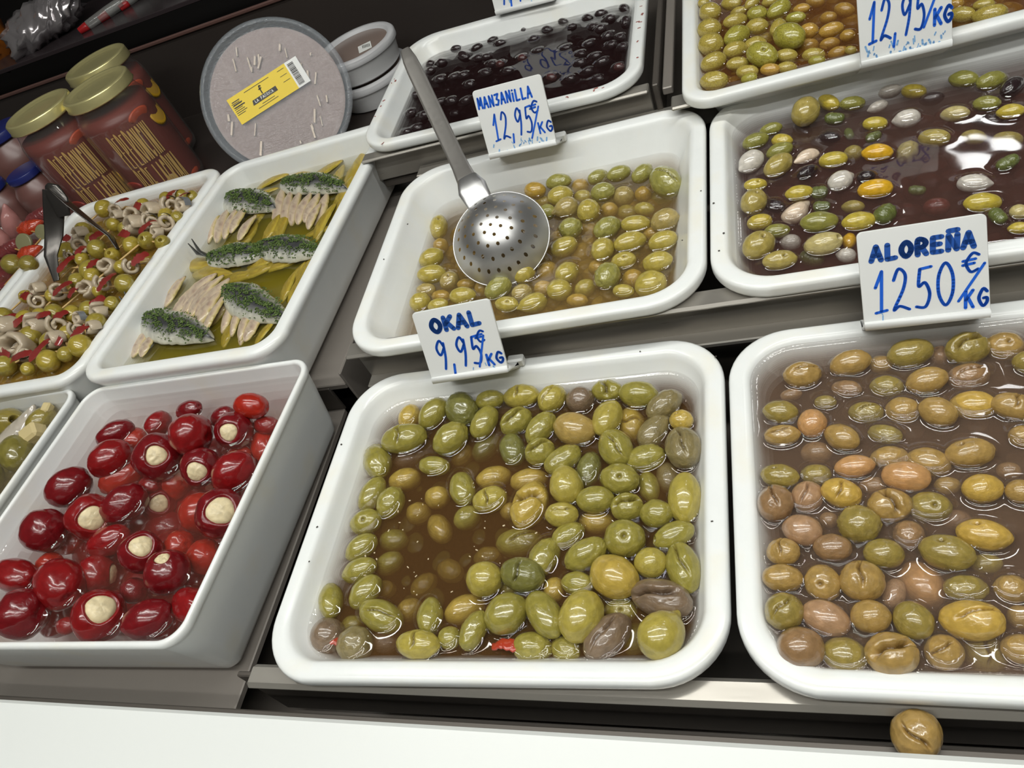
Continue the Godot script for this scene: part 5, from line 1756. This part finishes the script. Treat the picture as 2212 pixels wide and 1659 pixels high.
# ---------------------------------------------------------------- where things lie, in tenths of a millimetre:
# olives [x, y, z, half length, half width, heading in degrees, tone, kind]; the other lists in their builders' order
const GREEN_OLIVES := [
	[-1099,-193,-991,122,96,75,5,"s"],[-823,-132,-953,158,110,54,0,"s"],[-551,-125,-957,169,139,123,2,"w"],[-308,-138,-1038,132,87,6,0,"h"],[-21,-134,-1037,166,101,177,1,"c"],[255,-132,-977,129,108,45,1,"c"],[499,-132,-933,116,111,174,4,"s"],[714,-146,-1005,133,91,171,0,"o"],
	[969,-133,-927,157,108,171,0,"s"],[1172,-134,-795,153,101,39,3,"w"],[1303,-139,-639,89,80,174,5,"d"],[-312,-133,-797,156,105,66,0,"s"],[-27,-133,-775,142,108,33,0,"o"],[198,-134,-686,158,101,57,0,"w"],[485,-127,-639,177,131,162,7,"s"],[738,-132,-719,165,112,72,1,"s"],
	[889,-282,-741,157,113,102,5,"c"],[1094,-182,-593,160,99,54,3,"p"],[1323,-127,-384,179,130,99,3,"c"],[-1041,-127,-700,212,129,6,0,"c"],[-588,-128,-655,165,125,39,0,"w"],[-1290,-203,-539,205,124,120,0,"w"],[-1055,-309,-612,138,83,18,4,"s"],[-715,-189,-436,139,84,174,0,"s"],
	[-555,-329,-615,113,91,60,5,"s"],[-329,-310,-670,154,106,60,2,"s"],[-42,-197,-542,152,106,111,2,"s"],[221,-133,-452,122,107,18,0,"o"],[412,-145,-372,156,96,33,0,"w"],[607,-212,-312,147,95,81,2,"w"],[827,-128,-422,159,125,117,0,"c"],[1037,-183,-353,154,102,12,0,"w"],
	[469,-128,-134,157,124,108,1,"p"],[867,-131,-154,146,113,165,0,"d"],[702,-135,5,139,99,3,0,"s"],[1055,-245,-148,125,78,105,0,"s"],[1188,-275,-231,123,87,99,3,"s"],[1332,-131,30,183,115,87,1,"s"],[935,-134,81,118,101,177,0,"o"],[1142,-135,144,115,99,177,0,"s"],
	[176,-207,-24,202,135,75,5,"o"],[461,-137,115,124,91,177,1,"c"],[681,-274,109,133,87,177,5,"s"],[111,-263,-285,153,94,12,5,"s"],[-191,-265,-330,146,96,18,5,"s"],[-412,-196,-200,163,105,114,0,"s"],[-157,-195,-84,140,102,18,1,"c"],[-660,-266,-179,110,97,177,5,"s"],
	[-1014,-271,-374,146,101,12,5,"s"],[-1237,-194,-203,161,100,69,0,"s"],[-1037,-199,-111,138,113,72,0,"w"],[-1217,-197,61,140,107,12,0,"d"],[-823,-316,-67,110,98,177,5,"s"],[-598,-311,84,153,95,129,5,"s"],[-354,-262,27,112,93,33,0,"s"],[-13,-297,-31,85,74,177,5,"s"],
	[-1183,-193,287,142,95,39,0,"s"],[98,-316,230,183,116,9,0,"c"],[510,-188,254,128,85,33,0,"w"],[935,-127,330,143,130,177,0,"d"],[1259,-148,307,145,88,21,0,"h"],[-985,-313,172,134,96,177,0,"s"],[353,-184,420,160,101,72,0,"w"],[668,-135,431,160,98,27,0,"w"],
	[234,-129,577,165,120,168,2,"c"],[-45,-128,605,131,126,0,1,"s"],[880,-124,608,178,142,150,5,"s"],[1117,-134,508,110,102,0,1,"s"],[1328,-133,544,178,108,105,0,"c"],[618,-188,619,116,81,174,0,"s"],[-1140,-192,483,151,92,21,0,"s"],[-1028,-196,660,149,104,51,0,"s"],
	[-1310,-193,728,158,95,114,0,"s"],[-965,-310,373,124,94,21,0,"s"],[-844,-199,844,187,113,162,0,"c"],[-443,-192,846,144,93,99,0,"s"],[-224,-272,763,154,102,27,5,"s"],[96,-276,609,86,77,0,0,"s"],[434,-241,638,92,74,87,5,"s"],[161,-126,859,153,133,42,0,"s"],
	[427,-132,857,183,111,126,0,"s"],[683,-124,875,174,143,69,1,"s"],[903,-250,782,115,78,174,0,"d"],[1195,-129,758,200,121,165,4,"o"],[847,-185,983,182,114,48,4,"c"],[1215,-63,1015,156,137,57,1,"p"],[991,-336,934,116,93,72,0,"s"],[-60,-138,968,140,85,72,0,"w"],
	[-452,-135,1072,162,98,0,1,"c"],[-252,-187,1003,83,78,0,0,"s"],[351,-194,1057,133,98,0,0,"w"],[572,-221,1057,103,85,153,0,"w"],[-1251,-204,991,128,128,0,4,"s"],[-999,-205,1052,135,129,0,3,"w"],[-830,-321,987,122,78,0,4,"s"],[-1128,-293,871,95,72,0,0,"s"],
	[-868,-450,276,125,96,33,5,"s"],[-512,-459,168,124,95,69,5,"s"],[-163,-358,324,120,90,9,5,"s"],[-696,-320,749,106,89,33,5,"s"],[-449,-360,423,130,91,153,5,"s"],[-641,-359,543,118,91,45,5,"s"],[-978,-356,576,107,83,0,5,"s"],
]
const TAN_OLIVES := [
	[2167,-26,-858,130,95,6,0,"c"],[2483,-27,-921,137,91,6,0,"s"],[2679,-99,-939,80,63,171,0,"s"],[2863,-24,-947,148,100,12,2,"s"],[3055,-127,-986,73,67,171,1,"d"],[3196,-22,-929,133,111,6,2,"o"],[3415,-70,-956,116,97,171,0,"d"],[3511,-30,-768,94,78,171,2,"s"],
	[2436,-71,-729,102,62,159,4,"s"],[2684,-77,-718,105,77,171,2,"s"],[2919,-27,-696,129,89,6,0,"s"],[3170,-81,-737,128,91,6,4,"c"],[2292,-67,-626,73,50,174,2,"s"],[2001,-29,-548,118,82,174,2,"s"],[2191,-26,-428,100,93,60,5,"s"],[2529,-76,-514,109,76,174,2,"c"],
	[2750,-81,-510,107,91,174,0,"s"],[2936,-26,-433,117,93,144,0,"s"],[3146,-74,-498,135,93,165,3,"s"],[3351,-28,-425,131,85,159,0,"c"],[1996,-32,-354,118,72,0,0,"c"],[2359,-28,-296,117,85,141,0,"s"],[2617,-72,-324,104,63,159,2,"w"],[2196,-133,-260,103,76,174,4,"s"],
	[3048,-27,-109,133,89,3,0,"d"],[2617,-75,-147,111,72,3,0,"w"],[2829,-77,-97,126,88,162,0,"s"],[2406,-31,-68,119,72,3,5,"s"],[1960,-30,-29,122,79,168,2,"d"],[2175,-73,-52,95,68,177,2,"s"],[2680,-26,33,139,94,168,5,"s"],[2307,-27,124,121,91,156,3,"c"],
	[2107,-67,113,108,96,51,1,"c"],[1919,-22,178,121,111,78,4,"c"],[3061,-28,143,109,86,9,3,"s"],[3243,-32,173,79,70,177,0,"s"],[3350,-74,-233,74,69,174,0,"s"],[2563,-44,218,128,103,9,0,"o"],[2777,-78,221,119,92,171,2,"d"],[2902,-109,60,74,54,177,0,"s"],
	[2499,-111,30,82,56,177,4,"s"],[2078,-100,-747,76,46,6,4,"s"],[3236,-108,-19,68,53,174,4,"s"],[2379,-22,349,122,112,177,2,"w"],[2061,-26,372,120,95,159,1,"s"],[2220,-105,262,56,51,177,4,"s"],[2638,-80,397,86,86,177,4,"w"],[3006,-28,441,137,87,165,3,"d"],
	[2917,-180,254,87,63,177,1,"s"],[1941,-29,512,100,83,177,0,"c"],[2219,-29,494,109,82,177,4,"s"],[2485,-28,541,108,87,177,2,"s"],[2805,-24,547,141,100,165,2,"d"],[1925,-29,680,117,81,0,0,"s"],[2141,-46,707,107,101,111,0,"d"],[2349,-21,712,122,115,0,0,"c"],
	[2662,-182,665,147,121,117,5,"s"],[2861,-76,738,110,75,0,2,"w"],[2994,-111,574,82,56,0,2,"s"],[1919,-23,889,110,105,30,2,"c"],[2137,-48,918,134,96,156,1,"s"],[2364,-27,917,106,91,0,0,"s"],[2570,-25,941,106,99,132,2,"s"],[2844,-23,940,154,106,174,3,"c"],
	[3075,-75,741,88,74,0,0,"w"],[3086,-119,880,63,63,0,0,"s"],[1992,-22,1097,127,111,0,4,"s"],[2209,-82,1111,120,95,177,2,"s"],[2436,-22,1126,133,112,0,0,"o"],[2692,-82,1089,96,92,0,0,"c"],[2894,-182,1055,111,97,0,2,"c"],[3037,-76,1067,89,75,0,0,"s"],
	[2507,-118,744,93,62,66,1,"s"],
]
const SMALL_OLIVES := [
	[-1230,86,-3335,154,95,96,0,"d"],[-1150,145,-2750,130,100,24,0,"s"],[-1090,143,-2500,147,93,6,0,"s"],[-901,89,-2419,102,87,33,3,"d"],[-1132,96,-2331,103,68,0,3,"s"],[-1115,143,-2109,104,95,33,0,"s"],[-911,136,-2035,108,65,0,0,"s"],[-672,140,-2106,131,83,0,0,"s"],
	[-721,56,-2359,95,57,0,2,"s"],[-548,36,-2289,76,76,168,2,"s"],[-314,143,-2124,137,96,33,1,"w"],[-88,143,-2274,110,96,33,0,"s"],[-94,91,-2068,99,81,15,3,"s"],[-195,137,-1897,115,71,168,0,"d"],[35,89,-1910,132,88,24,0,"p"],[82,18,-2396,102,93,33,2,"s"],
	[85,40,-2143,94,72,168,2,"s"],[311,85,-2242,119,99,48,0,"s"],[265,86,-2031,116,97,0,0,"s"],[480,33,-2063,97,79,18,0,"s"],[715,147,-2042,133,111,78,1,"w"],[433,53,-1898,100,61,168,2,"s"],[1077,79,-1927,138,117,18,0,"s"],[905,25,-2094,96,86,168,2,"s"],
	[853,99,-1875,95,59,168,0,"s"],[1140,142,-2124,130,88,0,0,"s"],[843,139,-2214,113,78,0,0,"d"],[645,145,-2408,114,102,60,0,"s"],[889,143,-2448,145,92,15,0,"s"],[1181,142,-2382,129,90,15,0,"s"],[243,87,-2621,135,93,15,0,"s"],[370,-64,-2656,119,104,72,2,"s"],
	[565,18,-2330,82,72,165,2,"s"],[666,145,-2705,133,100,33,1,"w"],[928,140,-2690,133,81,0,0,"s"],[1192,145,-2659,128,102,9,3,"w"],[304,144,-2809,113,98,15,1,"w"],[429,-23,-2950,98,86,165,2,"s"],[461,147,-3014,116,109,63,0,"w"],[223,145,-3133,126,102,15,3,"p"],
	[139,144,-3355,129,99,15,0,"s"],[578,142,-3276,121,92,177,1,"w"],[760,52,-3276,108,96,162,3,"s"],[949,35,-3267,82,76,162,2,"s"],[1190,153,-3219,187,135,129,1,"c"],[1091,-63,-3278,129,86,162,1,"s"],[956,140,-3454,119,82,42,1,"s"],[719,139,-3538,122,78,15,1,"s"],
	[490,93,-3619,111,75,33,1,"s"],[88,140,-3613,134,81,177,1,"w"],[286,30,-3616,94,81,162,2,"s"],[-156,141,-3550,120,87,162,2,"s"],[23,132,-3151,91,78,162,1,"s"],[-115,7,-3524,89,62,162,0,"s"],[-527,101,-3877,88,53,162,0,"s"],[627,35,-3120,88,77,162,2,"s"],
	[786,-32,-3115,110,77,162,0,"s"],[971,48,-3012,97,65,162,0,"s"],[157,39,-2838,102,67,165,2,"s"],[1052,36,-2648,83,63,165,2,"s"],[339,43,-3410,94,70,162,0,"s"],[-1175,28,-3081,83,83,165,2,"s"],[-974,45,-2256,106,67,168,2,"s"],
]
const LARGE_OLIVES := [
	[1698,634,-5329,120,97,147,0,"s"],[1685,635,-4960,124,103,150,0,"s"],[1696,637,-4632,128,108,150,0,"s"],[1713,632,-4284,121,89,12,0,"s"],[1714,631,-3941,130,86,162,0,"w"],[1911,627,-5412,116,70,147,0,"s"],[1973,591,-5249,86,52,168,0,"s"],[1938,629,-4997,119,76,12,0,"s"],
	[1942,634,-4662,133,99,33,1,"s"],[1917,630,-4412,113,81,12,0,"s"],[1930,625,-4152,104,63,171,0,"s"],[2008,625,-3965,102,62,162,0,"s"],[2017,621,-3853,76,46,162,1,"w"],[2148,628,-5026,101,76,159,1,"d"],[2134,629,-4760,107,78,168,0,"w"],[2180,499,-4746,94,66,150,0,"s"],
	[2101,602,-4459,105,81,171,0,"s"],[2148,685,-4090,156,108,138,1,"d"],[2350,630,-4983,124,83,24,1,"s"],[2399,691,-4288,160,116,135,1,"s"],[2318,628,-4621,109,73,69,0,"w"],[2486,624,-4743,93,57,159,1,"d"],[2550,622,-4894,81,49,156,2,"s"],[2350,625,-4081,100,61,162,0,"s"],
	[2201,623,-3915,88,53,162,2,"s"],[2343,594,-3924,88,53,171,0,"w"],[2573,627,-4425,86,70,159,2,"d"],[2544,532,-4320,102,70,171,2,"s"],[2576,588,-4044,100,61,162,0,"s"],[2592,594,-3924,74,45,162,1,"s"],[2756,626,-4337,108,65,3,2,"s"],[2767,548,-4732,81,56,150,2,"s"],
	[2730,550,-4242,89,54,171,2,"s"],[2776,551,-4051,87,53,171,2,"s"],[2877,591,-4230,68,53,150,2,"s"],[2871,597,-3956,52,37,150,0,"s"],[3736,625,-4037,105,64,147,0,"s"],[3906,622,-4116,82,49,159,0,"s"],[3910,629,-3923,126,76,171,0,"w"],[3740,589,-4293,66,58,147,2,"s"],
	[2114,625,-5288,87,60,33,0,"s"],[2281,622,-5221,84,51,168,0,"w"],[1633,623,-5599,66,54,147,0,"s"],[2919,539,-4824,98,64,147,2,"s"],[2691,545,-5127,96,58,147,2,"s"],
]
const BLACK_OLIVES := [
	[-1580,469,-6653,97,59,168,0,"s"],[-1416,466,-6376,111,67,141,0,"s"],[-1728,469,-6362,84,58,168,0,"w"],[-1901,469,-6414,78,59,153,0,"s"],[-1851,471,-6214,73,53,168,0,"s"],[-1252,469,-6492,87,58,9,0,"s"],[-1168,473,-6174,78,47,168,0,"w"],[-1041,473,-6582,77,48,9,0,"s"],
	[-913,473,-6433,78,47,168,0,"w"],[-831,466,-6654,98,67,165,0,"s"],[-627,466,-6633,102,66,165,0,"s"],[-467,463,-6684,102,76,81,0,"s"],[-296,470,-6667,90,56,165,0,"s"],[-284,470,-6425,85,55,150,0,"s"],[-84,473,-6512,75,46,150,0,"w"],[51,474,-6297,66,45,168,0,"w"],
	[97,477,-6591,61,37,147,0,"s"],[232,470,-6424,90,54,138,0,"s"],[322,474,-6137,70,44,150,0,"w"],[428,471,-6025,72,52,168,0,"w"],[405,471,-6433,84,54,165,0,"w"],[518,467,-6623,105,64,33,0,"s"],[696,471,-6386,88,53,135,0,"w"],[732,465,-6039,100,69,87,0,"w"],
	[528,469,-6227,70,57,150,0,"w"],[542,470,-5783,64,56,33,0,"w"],[687,472,-5662,63,51,150,0,"s"],[593,472,-5543,69,50,168,0,"w"],[735,471,-5418,66,54,150,0,"w"],[421,475,-5380,69,42,168,0,"w"],[517,471,-5206,74,53,12,0,"w"],[236,475,-5530,67,43,153,0,"s"],
	[34,474,-5778,72,44,168,0,"w"],[-91,441,-5840,58,44,153,0,"s"],[323,474,-5723,60,43,9,0,"s"],[-71,472,-5166,75,50,153,1,"s"],[169,474,-5012,63,45,153,0,"s"],[362,475,-5086,59,41,171,0,"s"],[712,473,-4991,65,48,171,1,"w"],[-525,471,-5839,68,54,153,1,"s"],
	[-328,474,-5905,66,45,168,0,"s"],[-435,470,-6265,77,55,168,0,"s"],[-1041,473,-6144,70,47,9,0,"s"],[-939,473,-5907,76,46,153,0,"s"],[-1297,473,-5822,76,46,168,0,"w"],[-1424,473,-5850,61,46,9,0,"w"],[-1160,471,-5534,78,54,153,0,"s"],[-1638,470,-5890,82,56,168,0,"s"],
	[-1908,472,-5645,70,51,171,0,"w"],[-1756,470,-5612,80,56,156,0,"s"],[-1494,474,-5282,68,45,9,0,"w"],[-1876,470,-5211,78,54,171,0,"w"],[-1660,471,-5068,77,53,156,0,"s"],[-1459,473,-4884,70,48,171,0,"s"],[-1815,474,-4766,72,44,171,0,"w"],[-1680,473,-4806,77,48,171,0,"w"],
	[-1332,471,-5246,76,53,156,0,"s"],[-1119,471,-5149,66,52,12,0,"s"],[-1253,432,-4986,74,52,156,0,"s"],[-982,472,-5720,80,50,153,0,"s"],[-812,472,-5844,65,50,153,1,"s"],[-675,472,-5599,77,49,153,0,"s"],[497,474,-4850,66,44,153,0,"s"],[256,473,-5321,65,46,168,0,"s"],
]
const MIXED := [
	[2449,372,-3519,140,118,66,0,"s","o"],[2653,306,-3683,107,67,132,1,"s","y"],[2832,305,-3590,103,62,174,2,"w","o"],[3153,225,-3780,97,59,174,0,"s","n"],[3317,268,-3627,101,61,156,1,"s","y"],[3033,234,-3567,84,51,15,0,"s","n"],[3208,263,-3253,104,77,177,0,"s","n"],[2671,302,-3420,84,51,156,0,"s","k"],
	[2960,304,-3218,98,59,168,1,"s","y"],[2410,201,-3509,111,68,120,0,"w","b"],[2608,272,-3205,83,50,159,0,"w","b"],[2761,250,-3226,59,36,99,0,"s","k"],[2928,275,-3073,69,42,33,0,"s","k"],[2149,304,-3467,99,60,177,2,"s","o"],[2011,308,-3325,115,74,6,2,"s","o"],[1963,313,-3028,119,94,39,0,"s","n"],
	[2230,304,-3257,91,59,159,1,"h","y"],[2200,308,-3104,112,72,6,2,"s","o"],[2173,313,-2893,132,92,33,0,"s","o"],[2407,304,-2959,99,60,24,0,"s","g"],[2594,307,-2828,113,69,168,1,"s","y"],[2764,213,-2994,77,70,159,0,"s","o"],[2921,307,-2807,117,71,168,3,"s","y"],[3151,200,-2889,103,81,54,0,"s","o"],
	[3343,264,-2912,120,73,150,0,"s","o"],[3540,267,-3176,106,64,156,4,"s","o"],[3680,307,-3581,115,70,153,2,"s","o"],[3853,308,-3468,116,75,15,2,"w","o"],[3964,308,-3315,121,73,48,0,"w","b"],[3756,304,-3174,99,60,156,2,"w","o"],[3882,304,-3001,96,58,165,1,"s","o"],[3759,209,-3045,119,73,156,0,"w","b"],
	[3817,219,-2769,106,64,159,0,"s","o"],[2388,303,-2738,91,55,33,0,"w","b"],[2615,309,-2530,100,80,24,0,"s","n"],[2801,303,-2528,66,53,162,0,"w","b"],[2840,309,-2350,127,77,171,3,"s","y"],[2304,306,-2479,106,64,0,1,"s","o"],[2453,271,-2477,67,54,162,0,"s","k"],[1979,304,-2699,93,56,177,1,"d","o"],
	[1956,315,-2460,115,103,66,0,"d","o"],[2112,270,-2416,85,54,147,0,"w","b"],[2261,262,-2288,114,80,33,0,"s","g"],[2453,273,-2296,66,46,162,0,"s","k"],[1984,266,-2252,101,67,171,1,"s","o"],[2415,310,-2071,137,83,0,2,"s","o"],[2676,232,-2280,86,52,162,0,"s","o"],[2683,307,-2006,119,72,0,1,"s","y"],
	[2861,307,-2030,85,68,48,0,"s","k"],[2109,269,-2102,98,59,0,2,"s","o"],[1965,317,-1909,130,110,33,0,"d","o"],[2417,311,-1813,137,87,0,4,"h","o"],[2104,308,-1715,124,75,3,0,"d","o"],[2332,187,-1812,94,57,150,0,"s","k"],[2566,228,-1742,68,56,165,0,"s","n"],[2601,234,-1891,75,50,78,3,"s","y"],
	[3231,179,-2176,94,69,162,5,"s","o"],[3484,266,-2263,112,68,162,0,"s","n"],[3720,302,-2379,81,49,24,0,"s","k"],[3478,307,-1980,117,71,171,1,"s","o"],[3536,301,-1816,70,46,111,0,"s","k"],[3663,302,-1830,58,52,162,4,"s","o"],[3626,299,-1670,65,40,165,1,"s","y"],[3129,228,-2343,63,38,162,0,"s","k"],
	[2199,184,-2040,79,66,165,0,"s","n"],[3612,225,-2876,92,59,159,0,"s","o"],[3436,227,-3525,94,57,165,0,"w","b"],[2173,170,-2896,95,58,15,0,"w","b"],[2547,190,-3281,96,58,159,0,"w","b"],
]
const PEPPERS := [
	[-2483,264,-934,172,120,174],[-3309,203,-1033,154,93,3],[-2982,313,-631,191,191,174],[-2635,187,-733,177,168,84,33,65,67,72],[-3713,140,-965,139,113,72],[-4126,210,-836,191,122,42],[-4042,55,-858,158,132,156],[-3360,222,-482,273,170,156,65,63,40,80],
	[-3970,223,-517,209,176,42],[-2780,222,-324,170,170,69,43,52,73,76],[-2384,221,-242,203,165,33],[-2904,148,-947,129,91,18],[-2403,82,-842,127,89,174],[-4310,223,-225,216,174,51],[-3941,45,-424,219,152,42],[-3509,188,-18,212,165,51],
	[-3793,223,121,237,172,159,80,44,38,94],[-4272,229,237,224,198,159],[-3351,-68,-361,163,148,177],[-3442,-84,-179,163,163,177,72,57,38,72],[-2818,-6,-10,185,169,48],[-2314,223,167,235,172,156,64,71,27,98],[-2454,-44,-713,193,122,114],[-2657,0,-608,133,81,174],
	[-3463,72,-279,126,97,177],[-2468,-19,-250,116,116,177],[-3528,134,321,204,130,24],[-2972,223,489,173,173,57,64,76,0,80],[-3738,196,741,258,199,147],[-2591,223,674,180,173,39,28,91,-28,42],[-3587,39,576,174,151,42,87,-43,-19,75],[-4333,-35,206,200,123,177],
	[-4318,216,665,240,145,171],[-3937,230,1018,217,202,0],[-3083,222,1028,231,172,0,72,67,-9,98],[-2573,214,1050,197,139,24],[-2288,133,909,221,134,159],[-2506,21,442,144,144,177],[-2812,41,336,126,126,177],[-3044,61,745,108,108,0],
	[-3530,101,1059,97,71,0],[-4203,50,489,118,118,0],
]
const SKEWERS := [
	[[-6645,489,-4798,"O",235],[-6275,489,-4592,"A",172],[-5792,489,-4335,"R",208]],
	[[-6169,489,-4698,"P",215],[-5749,489,-4567,"O",196],[-5713,489,-4477,"P",223]],
	[[-5403,489,-4263,"A",258],[-5122,489,-4329,"F",216],[-4857,489,-4258,"F",186]],
	[[-5398,489,-4627,"O",181],[-5171,489,-4543,"P",178],[-5108,489,-4590,"O",165],[-4921,489,-4408,"P",189],[-4870,489,-4491,"O",149]],
	[[-6107,489,-4273,"O",181],[-5767,489,-4089,"O",191],[-6078,489,-4375,"F",182]],
	[[-6693,489,-4330,"H",214],[-6596,489,-4148,"A",211],[-6761,489,-4106,"P",169]],
	[[-5548,489,-4027,"A",269],[-5287,489,-4037,"F",200],[-5012,489,-3773,"A",156],[-4996,490,-3952,"F",197]],
	[[-5574,489,-3867,"P",226],[-5424,489,-3684,"O",209],[-5172,490,-3697,"H",221],[-5206,490,-3899,"P",211],[-4843,489,-3568,"H",190]],
	[[-6667,489,-3867,"O",277],[-6458,489,-3897,"A",207],[-6215,489,-3709,"P",148]],
	[[-6346,490,-4037,"O",180],[-6130,489,-3967,"P",151],[-6064,489,-3772,"O",243],[-5659,489,-3556,"H",196]],
	[[-6314,489,-3481,"P",254],[-5900,489,-3332,"O",247],[-5733,489,-3320,"P",155],[-5528,489,-3261,"R",204],[-5323,489,-3249,"O",165],[-5057,489,-3147,"F",174],[-4923,489,-3226,"P",187]],
	[[-5989,489,-3151,"O",194],[-5743,489,-3179,"O",192]],
	[[-6822,489,-3061,"Y",172],[-6622,489,-2962,"P",261],[-6560,489,-3061,"F",197],[-6400,489,-2841,"A",180],[-6284,489,-2964,"O",168]],
	[[-6167,489,-2975,"A",205],[-6002,489,-2958,"P",217],[-6024,489,-3150,"O",52],[-5708,489,-2839,"P",175],[-5615,490,-2891,"R",200],[-5405,489,-2845,"O",161],[-5367,489,-2926,"A",186],[-5239,489,-2897,"P",246],[-5019,489,-2874,"O",231]],
	[[-6219,489,-3608,"O",174],[-6505,489,-3721,"A",109]],
	[[-6917,489,-2689,"O",246],[-6440,489,-2578,"O",202],[-6674,489,-2552,"P",293],[-6337,489,-2470,"P",162]],
	[[-6230,489,-2607,"O",163],[-5963,489,-2581,"O",223],[-5622,489,-2513,"O",195],[-5986,489,-2472,"P",197],[-5640,489,-2397,"P",181]],
	[[-5367,489,-2530,"O",193],[-5147,490,-2544,"P",155],[-5014,489,-2551,"O",167],[-5062,489,-2392,"A",189]],
	[[-6582,490,-2394,"A",288],[-6082,489,-2235,"O",231],[-6042,489,-2363,"A",257]],
	[[-5645,489,-2289,"A",216],[-5428,489,-2150,"O",188],[-5622,489,-2056,"O",224],[-5476,489,-2014,"A",210],[-5315,490,-1970,"P",104]],
	[[-5307,489,-2324,"F",154],[-5040,490,-2240,"O",221],[-4971,489,-2115,"A",161],[-5250,489,-2150,"A",163],[-5077,489,-2062,"P",196]],
	[[-6160,489,-2051,"R",325],[-6510,489,-2177,"O",123],[-6174,489,-1940,"P",275]],
	[[-5542,489,-1883,"P",289],[-5804,489,-1817,"P",233],[-5418,489,-1740,"O",239],[-5187,489,-1794,"O",170],[-5037,489,-1891,"O",249]],
	[[-6123,489,-1773,"O",235],[-5661,489,-1656,"O",149],[-5873,489,-1883,"A",141]],
	[[-5146,489,-4186,"O",201],[-4889,489,-4067,"O",158],[-5422,489,-4203,"O",176]],
	[[-6012,489,-2461,"O",135],[-5145,489,-3913,"A",118]],
]
const FISH := [
	[-4067,-4399,1267,474,-29],[-3126,-4442,1350,421,-23],[-3759,-3289,994,432,-9],[-2985,-3213,1205,447,-17],[-3090,-2373,1452,456,-32],[-4097,-2215,1567,466,-25],
]
const FILLETS := [
	[-4703,-4199,732,236,98],[-4534,-4118,655,260,94],[-4359,-4067,645,240,94],[-4218,-4056,593,246,91],[-4095,-4081,495,265,84],[-3561,-4207,799,211,100],[-3398,-4124,702,200,98],[-3253,-4078,645,217,95],
	[-3097,-3998,555,232,89],[-2958,-3955,507,236,86],[-2846,-3952,572,255,88],[-2650,-4551,1120,320,87],[-2644,-4194,777,292,85],[-3121,-4827,514,368,33],[-3975,-4885,534,318,11],[-3607,-4895,516,291,1],
	[-4698,-3820,457,343,68],[-4387,-3388,1053,221,-20],[-4121,-3155,879,198,-17],[-3343,-3153,532,258,5],[-2755,-3572,518,187,-3],[-2749,-2759,619,244,82],[-2658,-2836,541,243,82],[-2796,-2619,457,210,85],
	[-4717,-2914,456,264,61],[-4606,-2891,467,253,67],[-4488,-2892,476,235,76],[-4089,-2805,580,305,55],[-3931,-2719,580,294,59],[-3763,-2609,585,295,64],[-3589,-2500,607,272,73],[-3407,-2368,637,237,85],
	[-3244,-2241,574,206,89],[-3074,-2092,496,193,92],[-4820,-2174,448,334,67],[-4679,-2174,460,320,72],[-4517,-2098,440,264,79],[-2941,-2020,389,227,70],[-2802,-1971,353,203,61],[-2725,-3684,612,291,82],
	[-2637,-3919,648,315,85],[-3899,-3842,484,296,75],[-3374,-3815,677,234,90],[-4013,-4628,505,264,11],[-4840,-3705,310,274,33],[-3341,-2095,431,211,87],[-4720,-4107,637,256,93],[-3888,-3868,429,268,72],
	[-2871,-3781,444,202,85],[-4714,-2995,450,282,65],[-4209,-2728,566,303,59],[-4065,-2672,570,291,63],[-3922,-2592,574,279,67],[-3740,-2433,563,252,77],[-3591,-2307,542,232,82],[-3084,-2026,436,169,98],
	[-4691,-2080,394,275,76],[-4849,-2106,345,293,69],[-4344,-1997,337,216,84],[-3502,-3789,468,231,81],[-4063,-3278,735,209,-15],[-3670,-2993,599,230,-4],[-3412,-3011,525,236,-1],[-3076,-3034,497,240,0],
	[-2631,-2559,491,205,84],[-2907,-4562,692,253,84],[-3976,-5130,469,348,21],[-3865,-4136,456,265,75],
]
